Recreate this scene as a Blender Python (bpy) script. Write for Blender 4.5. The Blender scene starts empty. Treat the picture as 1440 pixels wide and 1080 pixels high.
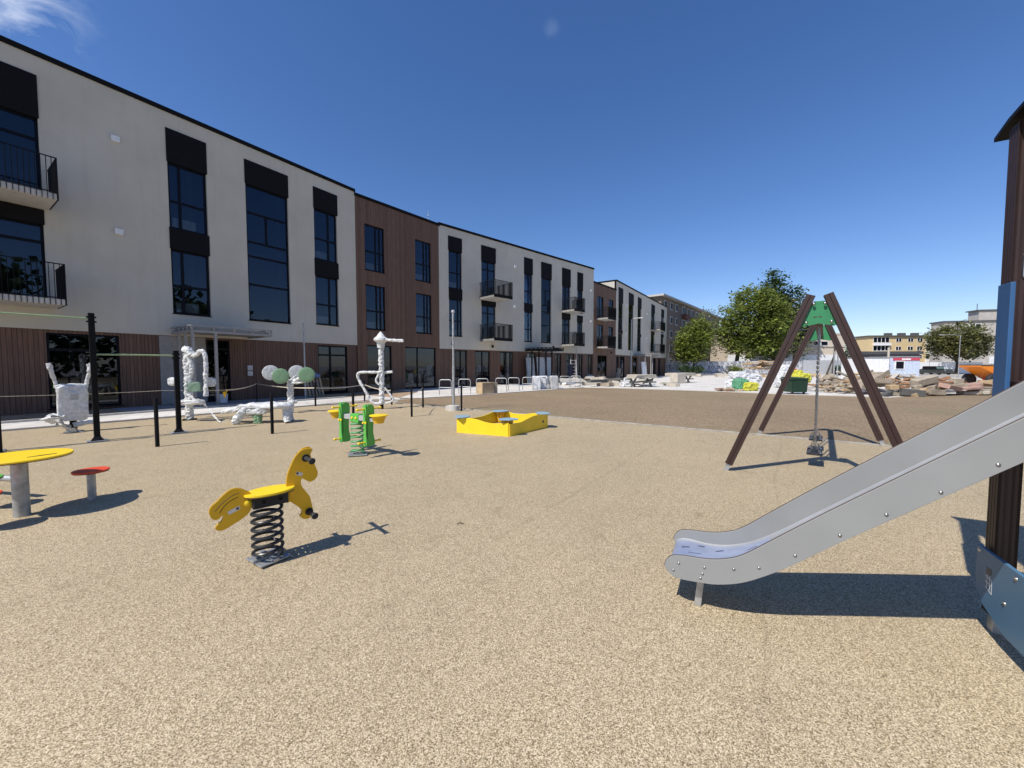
import bpy, math, random
from mathutils import Vector, Matrix, noise as mnoise
R = random.Random(7)
sc = bpy.context.scene
COL = sc.collection
rad = math.radians
# ------------------------------------------------------------------ helpers
class MB:
    """collects shapes (world coordinates) and links them as one mesh object"""
    def __init__(s): s.v = []; s.f = []; s.mi = []; s.sm = []; s.cur = 0
    def add(s, vs, fs, smooth=False):
        o = len(s.v); s.v += [tuple(p) for p in vs]
        for f in fs:
            s.f.append(tuple(i + o for i in f)); s.mi.append(s.cur); s.sm.append(smooth)
        return s
    def obox(s, c, ax, ay, az):
        c, ax, ay, az = Vector(c), Vector(ax), Vector(ay), Vector(az)
        vs = [c + ax*i + ay*j + az*k for k in (-.5, .5) for j in (-.5, .5) for i in (-.5, .5)]
        fs = [(0,2,3,1),(4,5,7,6),(0,1,5,4),(2,6,7,3),(0,4,6,2),(1,3,7,5)]
        if ax.cross(ay).dot(az) < 0: fs = [f[::-1] for f in fs]
        return s.add(vs, fs)
    def box(s, c, size, rz=0.0, tilt=None):
        m = Matrix.Rotation(rz, 3, 'Z')
        if tilt: m = m @ Matrix.Rotation(tilt[0], 3, 'X') @ Matrix.Rotation(tilt[1], 3, 'Y')
        return s.obox(c, m @ Vector((size[0],0,0)), m @ Vector((0,size[1],0)), m @ Vector((0,0,size[2])))
    def beam(s, p0, p1, w, h, side=None):
        p0, p1 = Vector(p0), Vector(p1); d = p1 - p0
        a = Vector(side) if side else d.cross(Vector((0,0,1)))
        if a.length < 1e-5: a = Vector((1,0,0))
        a = (a - d*(a.dot(d)/d.length_squared)).normalized(); b = d.cross(a).normalized()
        return s.obox((p0+p1)/2, a*w, b*h, d)
    def tube(s, pts, r, n=8, closed=False, smooth=True):
        pts = [Vector(p) for p in pts]; N = len(pts)
        rs = r if isinstance(r, (list, tuple)) else [r]*N
        vs = []; prev = None
        for i, p in enumerate(pts):
            if closed: t = pts[(i+1) % N] - pts[i-1]
            else: t = pts[min(i+1, N-1)] - pts[max(i-1, 0)]
            if t.length < 1e-9: t = Vector((0,0,1))
            t.normalize()
            a = prev if prev is not None else (Vector((0,0,1)) if abs(t.z) < .9 else Vector((1,0,0)))
            a = a - t*a.dot(t)
            if a.length < 1e-6: a = t.orthogonal()
            a.normalize(); prev = a; b = t.cross(a)
            vs += [p + (a*math.cos(q) + b*math.sin(q))*rs[i] for q in (2*math.pi*k/n for k in range(n))]
        fs = []
        for i in range(N if closed else N-1):
            j = (i+1) % N
            fs += [(i*n+k, i*n+(k+1) % n, j*n+(k+1) % n, j*n+k) for k in range(n)]
        s.add(vs, fs, smooth)
        if not closed:
            s.add(vs[:n], [tuple(range(n))[::-1]]); s.add(vs[-n:], [tuple(range(n))])
        return s
    def cyl(s, p0, p1, r0, r1=None, n=16): return s.tube([p0, p1], [r0, r0 if r1 is None else r1], n)
    def lathe(s, prof, c=(0,0,0), n=24, axis=None):
        c = Vector(c); q = Vector((0,0,1)).rotation_difference(Vector(axis)) if axis else None
        vs = []
        for r, z in prof:
            for k in range(n):
                p = Vector((r*math.cos(2*math.pi*k/n), r*math.sin(2*math.pi*k/n), z))
                if q: p = q @ p
                vs.append(c + p)
        fs = [(i*n+k, i*n+(k+1) % n, (i+1)*n+(k+1) % n, (i+1)*n+k) for i in range(len(prof)-1) for k in range(n)]
        s.add(vs, fs, True)
        s.add(vs[:n], [tuple(range(n))[::-1]]); s.add(vs[-n:], [tuple(range(n))])
        return s
    def prism(s, poly, o, ux, uy, th):
        """extrude polygon poly (in ux,uy from o) symmetrically by vector th"""
        o, ux, uy, th = Vector(o), Vector(ux), Vector(uy), Vector(th); n = len(poly)
        a = [o + ux*x + uy*y - th/2 for x, y in poly]; b = [p + th for p in a]
        area = sum(poly[i][0]*poly[(i+1) % n][1] - poly[(i+1) % n][0]*poly[i][1] for i in range(n))
        flip = (ux.cross(uy).dot(th) > 0) != (area > 0)
        fs = [tuple(range(n))[::-1], tuple(range(n, 2*n))] + [(i, (i+1) % n, n+(i+1) % n, n+i) for i in range(n)]
        if flip: fs = [f[::-1] for f in fs]
        return s.add(a + b, fs)
    def blob(s, c, r, jit=0.0, nu=14, nv=9, rnd=None, rot=None):
        c = Vector(c); rnd = rnd or R; vs = []
        for j in range(nv+1):
            th = math.pi*j/nv
            for i in range(nu):
                ph = 2*math.pi*i/nu; k = 1 + (rnd.uniform(-jit, jit) if 0 < j < nv else 0)
                p = Vector((r[0]*math.sin(th)*math.cos(ph)*k, r[1]*math.sin(th)*math.sin(ph)*k, r[2]*math.cos(th)*k))
                if rot: p = rot @ p
                vs.append(c + p)
        fs = [(j*nu+i, (j+1)*nu+i, (j+1)*nu+(i+1) % nu, j*nu+(i+1) % nu) for j in range(nv) for i in range(nu)]
        return s.add(vs, fs, True)
    def sheet(s, poly, z): return s.add([(x, y, z) for x, y in poly], [tuple(range(len(poly)))])
    def build(s, name, mats, parent=None, loc=None, bevel=0, angle=40, seg=2):
        org = ORG[parent.name] if parent else Vector(loc or (0,0,0))
        me = bpy.data.meshes.new(name)
        me.from_pydata([tuple(Vector(p) - org) for p in s.v], [], s.f)
        if not isinstance(mats, (list, tuple)): mats = [mats]
        for m in mats: me.materials.append(m)
        me.polygons.foreach_set('material_index', s.mi); me.polygons.foreach_set('use_smooth', s.sm)
        me.update()
        if any(s.sm): me.set_sharp_from_angle(angle=rad(angle))
        o = bpy.data.objects.new(name, me); COL.objects.link(o)
        ORG[o.name] = org
        if parent: o.parent = parent
        else: o.location = org
        if bevel:
            b = o.modifiers.new('bevel', 'BEVEL'); b.width = bevel; b.segments = seg; b.limit_method = 'ANGLE'; b.angle_limit = rad(50)
            b.harden_normals = False
        return o
ORG = {}
def tag(o, label=None, cat=None, group=None, kind=None):
    for k, v in (('label', label), ('category', cat), ('group', group), ('kind', kind or ('thing' if cat else None))):
        if v: o[k] = v
    return o
def thing(name, loc, label, cat, group=None):
    o = bpy.data.objects.new(name, None); COL.objects.link(o); o.location = loc; o.empty_display_size = .2
    ORG[o.name] = Vector(loc); return tag(o, label, cat, group)
def dup(o, loc=None, rz=None, label=None, parent=None):
    c = o.copy(); COL.objects.link(c)
    if parent: c.parent = parent
    if loc is not None: c.location = loc
    if rz is not None: c.rotation_euler = (0, 0, rz)
    if label: c['label'] = label
    for ch in list(o.children): dup(ch, parent=c)
    return c
def smoothpath(pts, k=6):
    """Catmull-Rom through pts"""
    P = [Vector(p) for p in pts]; out = []
    for i in range(len(P)-1):
        a, b, c, d = P[max(i-1,0)], P[i], P[i+1], P[min(i+2,len(P)-1)]
        for j in range(k):
            t = j/k
            out.append(.5*((2*b) + (c-a)*t + (2*a-5*b+4*c-d)*t*t + (3*b-a-3*c+d)*t**3))
    return out + [P[-1]]
def smooth2(pts, k=5):
    """closed Catmull-Rom in 2D"""
    n = len(pts); out = []
    for i in range(n):
        a, b, c, d = (Vector(pts[(i+j) % n]) for j in (-1, 0, 1, 2))
        for j in range(k):
            t = j/k; out.append(tuple(.5*((2*b) + (c-a)*t + (2*a-5*b+4*c-d)*t*t + (3*b-a-3*c+d)*t**3)))
    return out
class Face:
    """vertical facade plane: s along it, n outward, z up"""
    def __init__(s, P, ang):
        a = rad(ang); s.o = Vector((P[0], P[1], 0)); s.d = Vector((math.sin(a), math.cos(a), 0)); s.n = Vector((math.cos(a), -math.sin(a), 0))
    def P(s, a, n, z): return s.o + s.d*a + s.n*n + Vector((0,0,z))
    def box(s, mb, s0, s1, n0, n1, z0, z1):
        return mb.obox(s.P((s0+s1)/2, (n0+n1)/2, (z0+z1)/2), s.d*(s1-s0), s.n*(n1-n0), (0,0,z1-z0))
    def wall(s, mb, s0, s1, z0, z1, holes, depth=.14, n=0.0):
        xs = sorted({s0, s1, *[h[0] for h in holes], *[h[1] for h in holes]}); zs = sorted({z0, z1, *[h[2] for h in holes], *[h[3] for h in holes]})
        xs = [x for x in xs if s0 <= x <= s1]; zs = [z for z in zs if z0 <= z <= z1]
        for i in range(len(xs)-1):
            for j in range(len(zs)-1):
                cx, cz = (xs[i]+xs[i+1])/2, (zs[j]+zs[j+1])/2
                if any(h[0] < cx < h[1] and h[2] < cz < h[3] for h in holes): continue
                mb.add([s.P(xs[i],n,zs[j]), s.P(xs[i],n,zs[j+1]), s.P(xs[i+1],n,zs[j+1]), s.P(xs[i+1],n,zs[j])], [(0,3,2,1)])
        for a, b, c, d in holes:
            m = n - depth
            mb.add([s.P(a,n,c), s.P(a,m,c), s.P(a,m,d), s.P(a,n,d)], [(0,1,2,3)])
            mb.add([s.P(b,n,c), s.P(b,n,d), s.P(b,m,d), s.P(b,m,c)], [(0,1,2,3)])
            mb.add([s.P(a,n,d), s.P(a,m,d), s.P(b,m,d), s.P(b,n,d)], [(0,1,2,3)])
            mb.add([s.P(a,n,c), s.P(b,n,c), s.P(b,m,c), s.P(a,m,c)], [(0,1,2,3)])
        return mb
# ------------------------------------------------------------------ materials
def newmat(name):
    m = bpy.data.materials.new(name); m.use_nodes = True
    nt = m.node_tree; return m, nt, nt.nodes['Principled BSDF']
def N(nt, typ, **kw):
    n = nt.nodes.new(typ)
    for k, v in kw.items(): setattr(n, k, v)
    return n
def noise(nt, scale, detail=3, rough=.55, coord=None):
    n = N(nt, 'ShaderNodeTexNoise'); n.inputs['Scale'].default_value = scale; n.inputs['Detail'].default_value = detail; n.inputs['Roughness'].default_value = rough
    if coord is None: coord = N(nt, 'ShaderNodeTexCoord').outputs['Object']
    nt.links.new(coord, n.inputs['Vector']); return n
def ramp(nt, fac, stops):
    r = N(nt, 'ShaderNodeValToRGB'); e = r.color_ramp.elements
    while len(e) < len(stops): e.new(.5)
    for i, (p, c) in enumerate(stops): e[i].position = p; e[i].color = (*c, 1)
    nt.links.new(fac, r.inputs['Fac']); return r
def mixc(nt, fac, a, b, blend='MIX'):
    m = N(nt, 'ShaderNodeMix', data_type='RGBA', blend_type=blend)
    for s, v in ((0, fac), (6, a), (7, b)):
        if hasattr(v, 'is_output'): nt.links.new(v, m.inputs[s])
        elif s == 0: m.inputs[0].default_value = v
        else: m.inputs[s].default_value = (*v, 1)
    return m.outputs[2]
def bump(nt, h, bsdf, strength, dist):
    b = N(nt, 'ShaderNodeBump'); b.inputs['Strength'].default_value = strength; b.inputs['Distance'].default_value = dist
    nt.links.new(h, b.inputs['Height']); nt.links.new(b.outputs['Normal'], bsdf.inputs['Normal'])
def M(name, col, rough=.6, metal=0.0, var=.12, scale=6, bs=0, bscale=60, bd=.002, coat=0, spec=.5):
    m, nt, b = newmat(name)
    n = noise(nt, scale, 4); lo = tuple(c*(1-var) for c in col); hi = tuple(min(1, c*(1+var)) for c in col)
    r = ramp(nt, n.outputs['Fac'], [(.3, lo), (.7, hi)])
    nt.links.new(r.outputs['Color'], b.inputs['Base Color'])
    b.inputs['Roughness'].default_value = rough; b.inputs['Metallic'].default_value = metal
    b.inputs['Coat Weight'].default_value = coat; b.inputs['Specular IOR Level'].default_value = spec
    if bs: bump(nt, noise(nt, bscale, 4).outputs['Fac'], b, bs, bd)
    return m
def grainy(name, stops, s1, s2, var=.12, bs=.6, bd=.004, patch=.7, seams=False, grass=False):
    m, nt, b = newmat(name); co = N(nt, 'ShaderNodeTexCoord').outputs['Object']
    v = N(nt, 'ShaderNodeTexVoronoi'); v.inputs['Scale'].default_value = s1; nt.links.new(co, v.inputs['Vector'])
    sep = N(nt, 'ShaderNodeSeparateColor'); nt.links.new(v.outputs['Color'], sep.inputs[0])
    n = noise(nt, s2, 2, .6, co)
    ad = N(nt, 'ShaderNodeMath', operation='MULTIPLY_ADD'); nt.links.new(sep.outputs[0], ad.inputs[0]); ad.inputs[1].default_value = .84 if seams else .5
    sb = N(nt, 'ShaderNodeMath', operation='MULTIPLY'); nt.links.new(n.outputs['Fac'], sb.inputs[0]); sb.inputs[1].default_value = .16 if seams else .5
    nt.links.new(sb.outputs[0], ad.inputs[2])
    r = ramp(nt, ad.outputs[0], stops)
    big = noise(nt, patch, 4, .6, co)
    rb = ramp(nt, big.outputs['Fac'], [(.3, (1-var,)*3), (.7, (1+var*.5,)*3)])
    big2 = noise(nt, 6*patch, 3, .6, co)
    rb2 = ramp(nt, big2.outputs['Fac'], [(.3, (1-var*.6,)*3), (.7, (1.0,)*3)])
    c = mixc(nt, 1.0, r.outputs['Color'], rb.outputs['Color'], 'MULTIPLY'); c = mixc(nt, 1.0, c, rb2.outputs['Color'], 'MULTIPLY')
    if grass:                       # thin first grass coming up in patches
        g1 = noise(nt, .13, 4, .6, co); g2 = noise(nt, 9, 4, .7, co)
        gm = N(nt, 'ShaderNodeMath', operation='MULTIPLY'); nt.links.new(ramp(nt, g1.outputs['Fac'], [(.5, (0,)*3), (.68, (.5,)*3)]).outputs[0], gm.inputs[0]); nt.links.new(ramp(nt, g2.outputs['Fac'], [(.3, (.3,)*3), (.6, (1,)*3)]).outputs[0], gm.inputs[1])
        c = mixc(nt, gm.outputs[0], c, (.20,.195,.105))
    if seams:                       # joints between the laid strips of the surface, wavy and faint
        wv = noise(nt, .9, 3, .5, co); dt = N(nt, 'ShaderNodeVectorMath', operation='DOT_PRODUCT'); nt.links.new(co, dt.inputs[0]); dt.inputs[1].default_value = (.42, -.30, 0)
        a2 = N(nt, 'ShaderNodeMath', operation='MULTIPLY_ADD'); nt.links.new(wv.outputs['Fac'], a2.inputs[0]); a2.inputs[1].default_value = .09; nt.links.new(dt.outputs['Value'], a2.inputs[2])
        fr = N(nt, 'ShaderNodeMath', operation='FRACT'); nt.links.new(a2.outputs[0], fr.inputs[0])
        rs = ramp(nt, fr.outputs[0], [(0, (.92,)*3), (.012, (.93,)*3), (.03, (1,)*3), (1, (1,)*3)]); c = mixc(nt, 1.0, c, rs.outputs['Color'], 'MULTIPLY')
        d3 = noise(nt, 2.2, 6, .7, co); rd = ramp(nt, d3.outputs['Fac'], [(.30, (.80,.79,.78)), (.42, (1,)*3), (1, (1,)*3)]); c = mixc(nt, .7, c, mixc(nt, 1.0, c, rd.outputs['Color'], 'MULTIPLY'))
    nt.links.new(c, b.inputs['Base Color']); b.inputs['Roughness'].default_value = .9; b.inputs['Specular IOR Level'].default_value = .2
    bump(nt, ad.outputs[0], b, bs, bd); return m
def ribbed(name, col, ang, pitch=.105, gap=.1):
    """vertical boards: board joints across the facade direction"""
    m, nt, b = newmat(name); co = N(nt, 'ShaderNodeTexCoord').outputs['Object']
    d = N(nt, 'ShaderNodeVectorMath', operation='DOT_PRODUCT'); nt.links.new(co, d.inputs[0]); a = rad(ang); d.inputs[1].default_value = (math.sin(a)/pitch, math.cos(a)/pitch, 0)
    fr = N(nt, 'ShaderNodeMath', operation='FRACT'); nt.links.new(d.outputs['Value'], fr.inputs[0])
    fl = N(nt, 'ShaderNodeMath', operation='FLOOR'); nt.links.new(d.outputs['Value'], fl.inputs[0])
    wn = N(nt, 'ShaderNodeTexWhiteNoise', noise_dimensions='1D'); nt.links.new(fl.outputs[0], wn.inputs['W'])
    mp = N(nt, 'ShaderNodeMapping'); mp.inputs['Scale'].default_value = (6, 6, .5); nt.links.new(co, mp.inputs['Vector'])
    g = noise(nt, 4, 4, .6, mp.outputs[0])
    r = ramp(nt, g.outputs['Fac'], [(.3, tuple(c*.75 for c in col)), (.7, tuple(c*1.2 for c in col))])
    r2 = ramp(nt, wn.outputs['Value'], [(0, (.8,)*3), (1, (1.12,)*3)])
    c = mixc(nt, 1.0, r.outputs['Color'], r2.outputs['Color'], 'MULTIPLY')
    j = ramp(nt, fr.outputs[0], [(0, (.25,)*3), (gap, (.3,)*3), (gap+.05, (1,)*3), (1, (1,)*3)])
    c = mixc(nt, 1.0, c, j.outputs['Color'], 'MULTIPLY')
    nt.links.new(c, b.inputs['Base Color']); b.inputs['Roughness'].default_value = .7
    bump(nt, j.outputs['Color'], b, .6, .01); return m
def glassmat(name, tint=(.58,.62,.64), base=.035):
    m, nt, b = newmat(name); nt.nodes.remove(b); out = nt.nodes['Material Output']
    tr = N(nt, 'ShaderNodeBsdfTransparent'); tr.inputs[0].default_value = (*tint, 1)
    gl = N(nt, 'ShaderNodeBsdfGlossy'); gl.inputs['Roughness'].default_value = .01; gl.inputs['Color'].default_value = (.56,.63,.76,1)
    fr = N(nt, 'ShaderNodeFresnel'); fr.inputs[0].default_value = 1.38
    ad = N(nt, 'ShaderNodeMath', operation='ADD', use_clamp=True); nt.links.new(fr.outputs[0], ad.inputs[0]); ad.inputs[1].default_value = base
    nz = noise(nt, .8, 2); bp = N(nt, 'ShaderNodeBump'); bp.inputs['Strength'].default_value = .06; bp.inputs['Distance'].default_value = .02
    nt.links.new(nz.outputs['Fac'], bp.inputs['Height']); nt.links.new(bp.outputs['Normal'], gl.inputs['Normal'])
    mx = N(nt, 'ShaderNodeMixShader'); nt.links.new(ad.outputs[0], mx.inputs[0]); nt.links.new(tr.outputs[0], mx.inputs[1]); nt.links.new(gl.outputs[0], mx.inputs[2])
    nt.links.new(mx.outputs[0], out.inputs['Surface']); return m
def leafmat(name, a, b_, c):
    m, nt, b = newmat(name); g = N(nt, 'ShaderNodeNewGeometry')
    r = ramp(nt, g.outputs['Random Per Island'], [(0, a), (.5, b_), (1, c)])
    n = noise(nt, .55, 3); rn = ramp(nt, n.outputs['Fac'], [(.35, (.6,.62,.6)), (.65, (1.15,1.12,1.0))])
    c = mixc(nt, 1.0, r.outputs['Color'], rn.outputs['Color'], 'MULTIPLY')
    nt.links.new(c, b.inputs['Base Color']); b.inputs['Roughness'].default_value = .55
    tl = N(nt, 'ShaderNodeBsdfTranslucent'); nt.links.new(c, tl.inputs[0])
    mx = N(nt, 'ShaderNodeMixShader'); mx.inputs[0].default_value = .4
    nt.links.new(b.outputs[0], mx.inputs[1]); nt.links.new(tl.outputs[0], mx.inputs[2]); nt.links.new(mx.outputs[0], nt.nodes['Material Output'].inputs['Surface']); return m
def film(name, col=(.78,.79,.77), rough=.3, t=.25, lo=.82):
    m, nt, b = newmat(name); n = noise(nt, 14, 6, .65); r = ramp(nt, n.outputs['Fac'], [(.3, tuple(c*lo for c in col)), (.6, col)])
    nt.links.new(r.outputs['Color'], b.inputs['Base Color']); b.inputs['Roughness'].default_value = rough; b.inputs['Coat Weight'].default_value = .3
    w = N(nt, 'ShaderNodeTexVoronoi', feature='DISTANCE_TO_EDGE'); w.inputs['Scale'].default_value = 16
    n2 = noise(nt, 30, 5, .7)
    ad = N(nt, 'ShaderNodeMath', operation='ADD'); nt.links.new(w.outputs['Distance'], ad.inputs[0]); nt.links.new(n2.outputs['Fac'], ad.inputs[1])
    bump(nt, ad.outputs[0], b, .55, .02)
    tl = N(nt, 'ShaderNodeBsdfTranslucent'); nt.links.new(r.outputs['Color'], tl.inputs[0])
    mx = N(nt, 'ShaderNodeMixShader'); mx.inputs[0].default_value = t
    nt.links.new(b.outputs[0], mx.inputs[1]); nt.links.new(tl.outputs[0], mx.inputs[2]); nt.links.new(mx.outputs[0], nt.nodes['Material Output'].inputs['Surface']); return m
m_rubber = grainy('rubber_granules', [(.10,(.15,.11,.064)), (.32,(.34,.262,.155)), (.56,(.52,.41,.252)), (.86,(.78,.665,.47))], 255, 160, .08, 1.0, .004, .5, seams=True)
m_soil = grainy('topsoil', [(.15,(.13,.09,.055)), (.4,(.265,.195,.122)), (.7,(.335,.255,.165)), (.9,(.43,.34,.235))], 30, 90, .12, .9, .02, .3, grass=True)
m_sand = grainy('building_sand', [(.2,(.26,.18,.11)), (.5,(.42,.30,.19)), (.8,(.55,.42,.29))], 14, 60, .2, .8, .03, .9)
m_dust = grainy('dusty_ground', [(.2,(.3,.27,.23)), (.5,(.42,.39,.34)), (.8,(.5,.47,.42))], 6, 30, .2, .5, .02, .1)
def paving(name, col, ang, px, py):
    m, nt, b = newmat(name); co = N(nt, 'ShaderNodeTexCoord').outputs['Object']
    mp = N(nt, 'ShaderNodeMapping'); mp.inputs['Rotation'].default_value = (0,0,rad(ang)); nt.links.new(co, mp.inputs['Vector'])
    br = N(nt, 'ShaderNodeTexBrick'); br.inputs['Scale'].default_value = 1; br.inputs['Brick Width'].default_value = px; br.inputs['Row Height'].default_value = py; br.inputs['Mortar Size'].default_value = .008
    br.inputs['Color1'].default_value = (*[c*.93 for c in col],1); br.inputs['Color2'].default_value = (*[c*1.05 for c in col],1); br.inputs['Mortar'].default_value = (*[c*.6 for c in col],1)
    nt.links.new(mp.outputs[0], br.inputs['Vector'])
    n = noise(nt, .6, 5, .6, co); r = ramp(nt, n.outputs['Fac'], [(.3,(.8,.78,.75)), (.7,(1.06,1.05,1.04))])
    nt.links.new(mixc(nt, 1.0, br.outputs['Color'], r.outputs['Color'], 'MULTIPLY'), b.inputs['Base Color']); b.inputs['Roughness'].default_value = .85
    bump(nt, br.outputs['Fac'], b, -.3, .005); return m
m_pave = paving('pale_paving', (.66,.64,.60), 43, .4, .2)
m_path = paving('path_paving', (.62,.60,.56), 57, .5, .5)
m_gpave = paving('grey_paving', (.34,.34,.35), 57, .2, .1)
m_kerb = M('kerb_concrete', (.46,.43,.38), .85, var=.15, scale=9, bs=.3)
m_white = M('white_render', (.53,.495,.415), .9, var=.05, scale=.7, bs=.25, bscale=220, bd=.003)
def _streaks(m):
    nt = m.node_tree; b = nt.nodes['Principled BSDF']; src = b.inputs['Base Color'].links[0].from_socket
    co = N(nt, 'ShaderNodeTexCoord').outputs['Object']; mp = N(nt, 'ShaderNodeMapping'); mp.inputs['Scale'].default_value = (2.2, 2.2, .16); nt.links.new(co, mp.inputs[0])
    r = ramp(nt, noise(nt, 1.6, 5, .65, mp.outputs[0]).outputs['Fac'], [(.32, (.955,.95,.94)), (.5, (1,)*3), (1, (1.01,)*3)])
    r2 = ramp(nt, noise(nt, .5, 6, .7, co).outputs['Fac'], [(.35, (.94,.94,.93)), (.6, (1.02,)*3)])
    nt.links.new(mixc(nt, 1.0, mixc(nt, 1.0, src, r.outputs[0], 'MULTIPLY'), r2.outputs[0], 'MULTIPLY'), b.inputs['Base Color'])
_streaks(m_white)
m_panel = M('anthracite_panel', (.008,.008,.009), .7, var=.1, spec=.12)
m_frame = M('dark_window_frame', (.004,.005,.010), .5, var=.1, spec=.15)
m_glass = glassmat('window_glass')
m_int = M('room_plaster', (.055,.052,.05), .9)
m_radw = M('radiator_white', (.75,.75,.74), .4)
m_black = M('black_powder_coat', (.006,.006,.0065), .5, var=.2, scale=12, spec=.18)
m_galv = M('galvanised_steel', (.42,.43,.43), .5, .65, var=.25, scale=14)
m_steel = M('stainless_steel', (.42,.42,.41), .32, 1.0, var=.1)
m_alu = M('mill_aluminium', (.50,.50,.50), .5, .3)
m_conc = M('precast_concrete', (.52,.50,.46), .85, var=.12, scale=4, bs=.3)
m_film = film('wrapping_film', (.90,.91,.89), .28, .2, .66)
m_filmg = film('green_under_film', (.30,.50,.28), .35, .1)
m_filmd = film('green_panel_under_film', (.16,.26,.18), .35, .05)
m_yel = M('yellow_plastic', (.80,.46,.012), .42, var=.05, scale=5, bs=.08, bscale=300, bd=.0008)
m_yel2 = M('bright_yellow_plastic', (.86,.60,.02), .42, var=.04, scale=5)
m_ply = M('dark_core_edge', (.06,.035,.02), .6)
m_grn = M('green_plastic', (.10,.42,.07), .4, var=.06)
m_grnd = M('green_plate', (.035,.21,.085), .4, var=.06)
m_blu = M('blue_plastic', (.03,.10,.235), .5, var=.05, bs=.08, bscale=300, bd=.0008)
m_blu2 = M('sunlit_blue_board', (.075,.175,.29), .5, var=.05)  # lower panel's blue made lighter, sunlit tone put into the colour
m_lblu = M('light_blue_plastic', (.25,.38,.46), .45, var=.05)
m_red = M('red_plastic', (.72,.075,.03), .42, var=.06)
m_brown = M('brown_profile', (.033,.015,.012), .5, var=.15, scale=10, bs=.15, bscale=120)
m_slide = M('grey_slide_board', (.255,.262,.258), .42, var=.05, scale=3, bs=.05, bscale=250, bd=.0006)
m_chute = M('slide_steel', (.27,.28,.30), .45, .1, var=.10, scale=6)
m_pfilm = M('protective_blue_film', (.26,.30,.41), .35, .1, var=.15, scale=9)
m_scuff = M('film_scraps', (.035,.055,.12), .4)
m_spring = M('black_spring', (.022,.024,.026), .35, var=.25, scale=20)
m_sprg = M('green_spring', (.10,.34,.13), .4)
m_rub = M('black_rubber', (.02,.02,.022), .7, var=.2)
m_paper = M('white_sticker', (.72,.72,.70), .5)
m_ink = M('printed_ink', (.05,.05,.06), .5)
m_wood = M('raw_timber', (.44,.32,.19), .8, var=.25, scale=3)
m_wood2 = M('weathered_timber', (.30,.25,.19), .85, var=.3, scale=3)
m_wood3 = M('reddish_timber', (.34,.18,.10), .8, var=.3, scale=3)
m_block = M('pale_block', (.46,.42,.35), .85, var=.15, scale=2, bs=.3)
m_dgrey = M('dark_grey_slab', (.09,.09,.085), .8)
m_orange = M('orange_paint', (.75,.22,.015), .45)
m_bag = film('white_plastic_bag', (.74,.75,.76), .4, .1)
m_bagy = film('yellow_plastic_bag', (.62,.60,.06), .4, .1)
m_bagg = film('green_plastic_bag', (.12,.36,.20), .4, .1)
m_bin = M('green_container', (.016,.045,.026), .6)
m_bark = M('tree_bark', (.055,.042,.032), .9, var=.3, scale=5, bs=.5, bscale=20, bd=.02)
m_tape = M('barrier_tape', (.58,.51,.40), .5, var=.3, scale=12)
m_cl = {a: ribbed('timber_cladding_%d' % i, (.145,.078,.05), a) for i, a in enumerate((33, 39, 47, 39.5, 34.5))}
m_clf = {a: ribbed('fine_board_facade_%d' % i, (.145,.078,.048), a, .16, .03) for i, a in enumerate((39, 39.5))}
m_leaf = leafmat('spring_leaves', (.14,.20,.035), (.21,.26,.05), (.27,.30,.075))
m_leaf2 = leafmat('dark_leaves', (.045,.085,.026), (.065,.115,.034), (.09,.14,.045))
m_leaf3 = leafmat('olive_leaves', (.14,.155,.05), (.19,.195,.07), (.24,.24,.10))
m_leaf4 = leafmat('pale_young_leaves', (.16,.18,.08), (.2,.22,.11), (.25,.26,.15))
# ------------------------------------------------------------------ camera, sky, sun
CAMZ = 1.5
cam = bpy.data.cameras.new('camera'); co_ = bpy.data.objects.new('camera', cam); COL.objects.link(co_)
cam.sensor_width = 36; cam.lens = 541/1440*36; cam.clip_end = 3000; cam.clip_start = .05
co_.location = (0, 0, CAMZ); co_.rotation_euler = (rad(90) - math.atan(25.5/541), 0, 0); sc.camera = co_
SAZ, SEL = 43.0, 51.5                     # shadows run SAZ from +X toward +Y
sun = bpy.data.lights.new('sun', 'SUN'); sun.energy = 5.0; sun.angle = rad(.5); sun.color = (1, .95, .87)
so = bpy.data.objects.new('sun', sun); COL.objects.link(so)
so.rotation_euler = Vector((math.cos(rad(SAZ))*math.cos(rad(SEL)), math.sin(rad(SAZ))*math.cos(rad(SEL)), -math.sin(rad(SEL)))).to_track_quat('-Z', 'Y').to_euler()
w = bpy.data.worlds.new('World'); sc.world = w; w.use_nodes = True; nt = w.node_tree
bg = nt.nodes['Background']; sky = N(nt, 'ShaderNodeTexSky', sky_type='NISHITA'); sky.sun_disc = False
sky.sun_elevation = rad(SEL); sky.sun_rotation = math.atan2(-math.cos(rad(SAZ)), -math.sin(rad(SAZ))); sky.air_density = 1.0; sky.dust_density = .3; sky.ozone_density = 2.6; sky.altitude = 100
hs = N(nt, 'ShaderNodeHueSaturation'); hs.inputs['Saturation'].default_value = 1.2; nt.links.new(mixc(nt, 1.0, sky.outputs[0], (1.0,.955,1.06), 'MULTIPLY'), hs.inputs['Color'])
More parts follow.
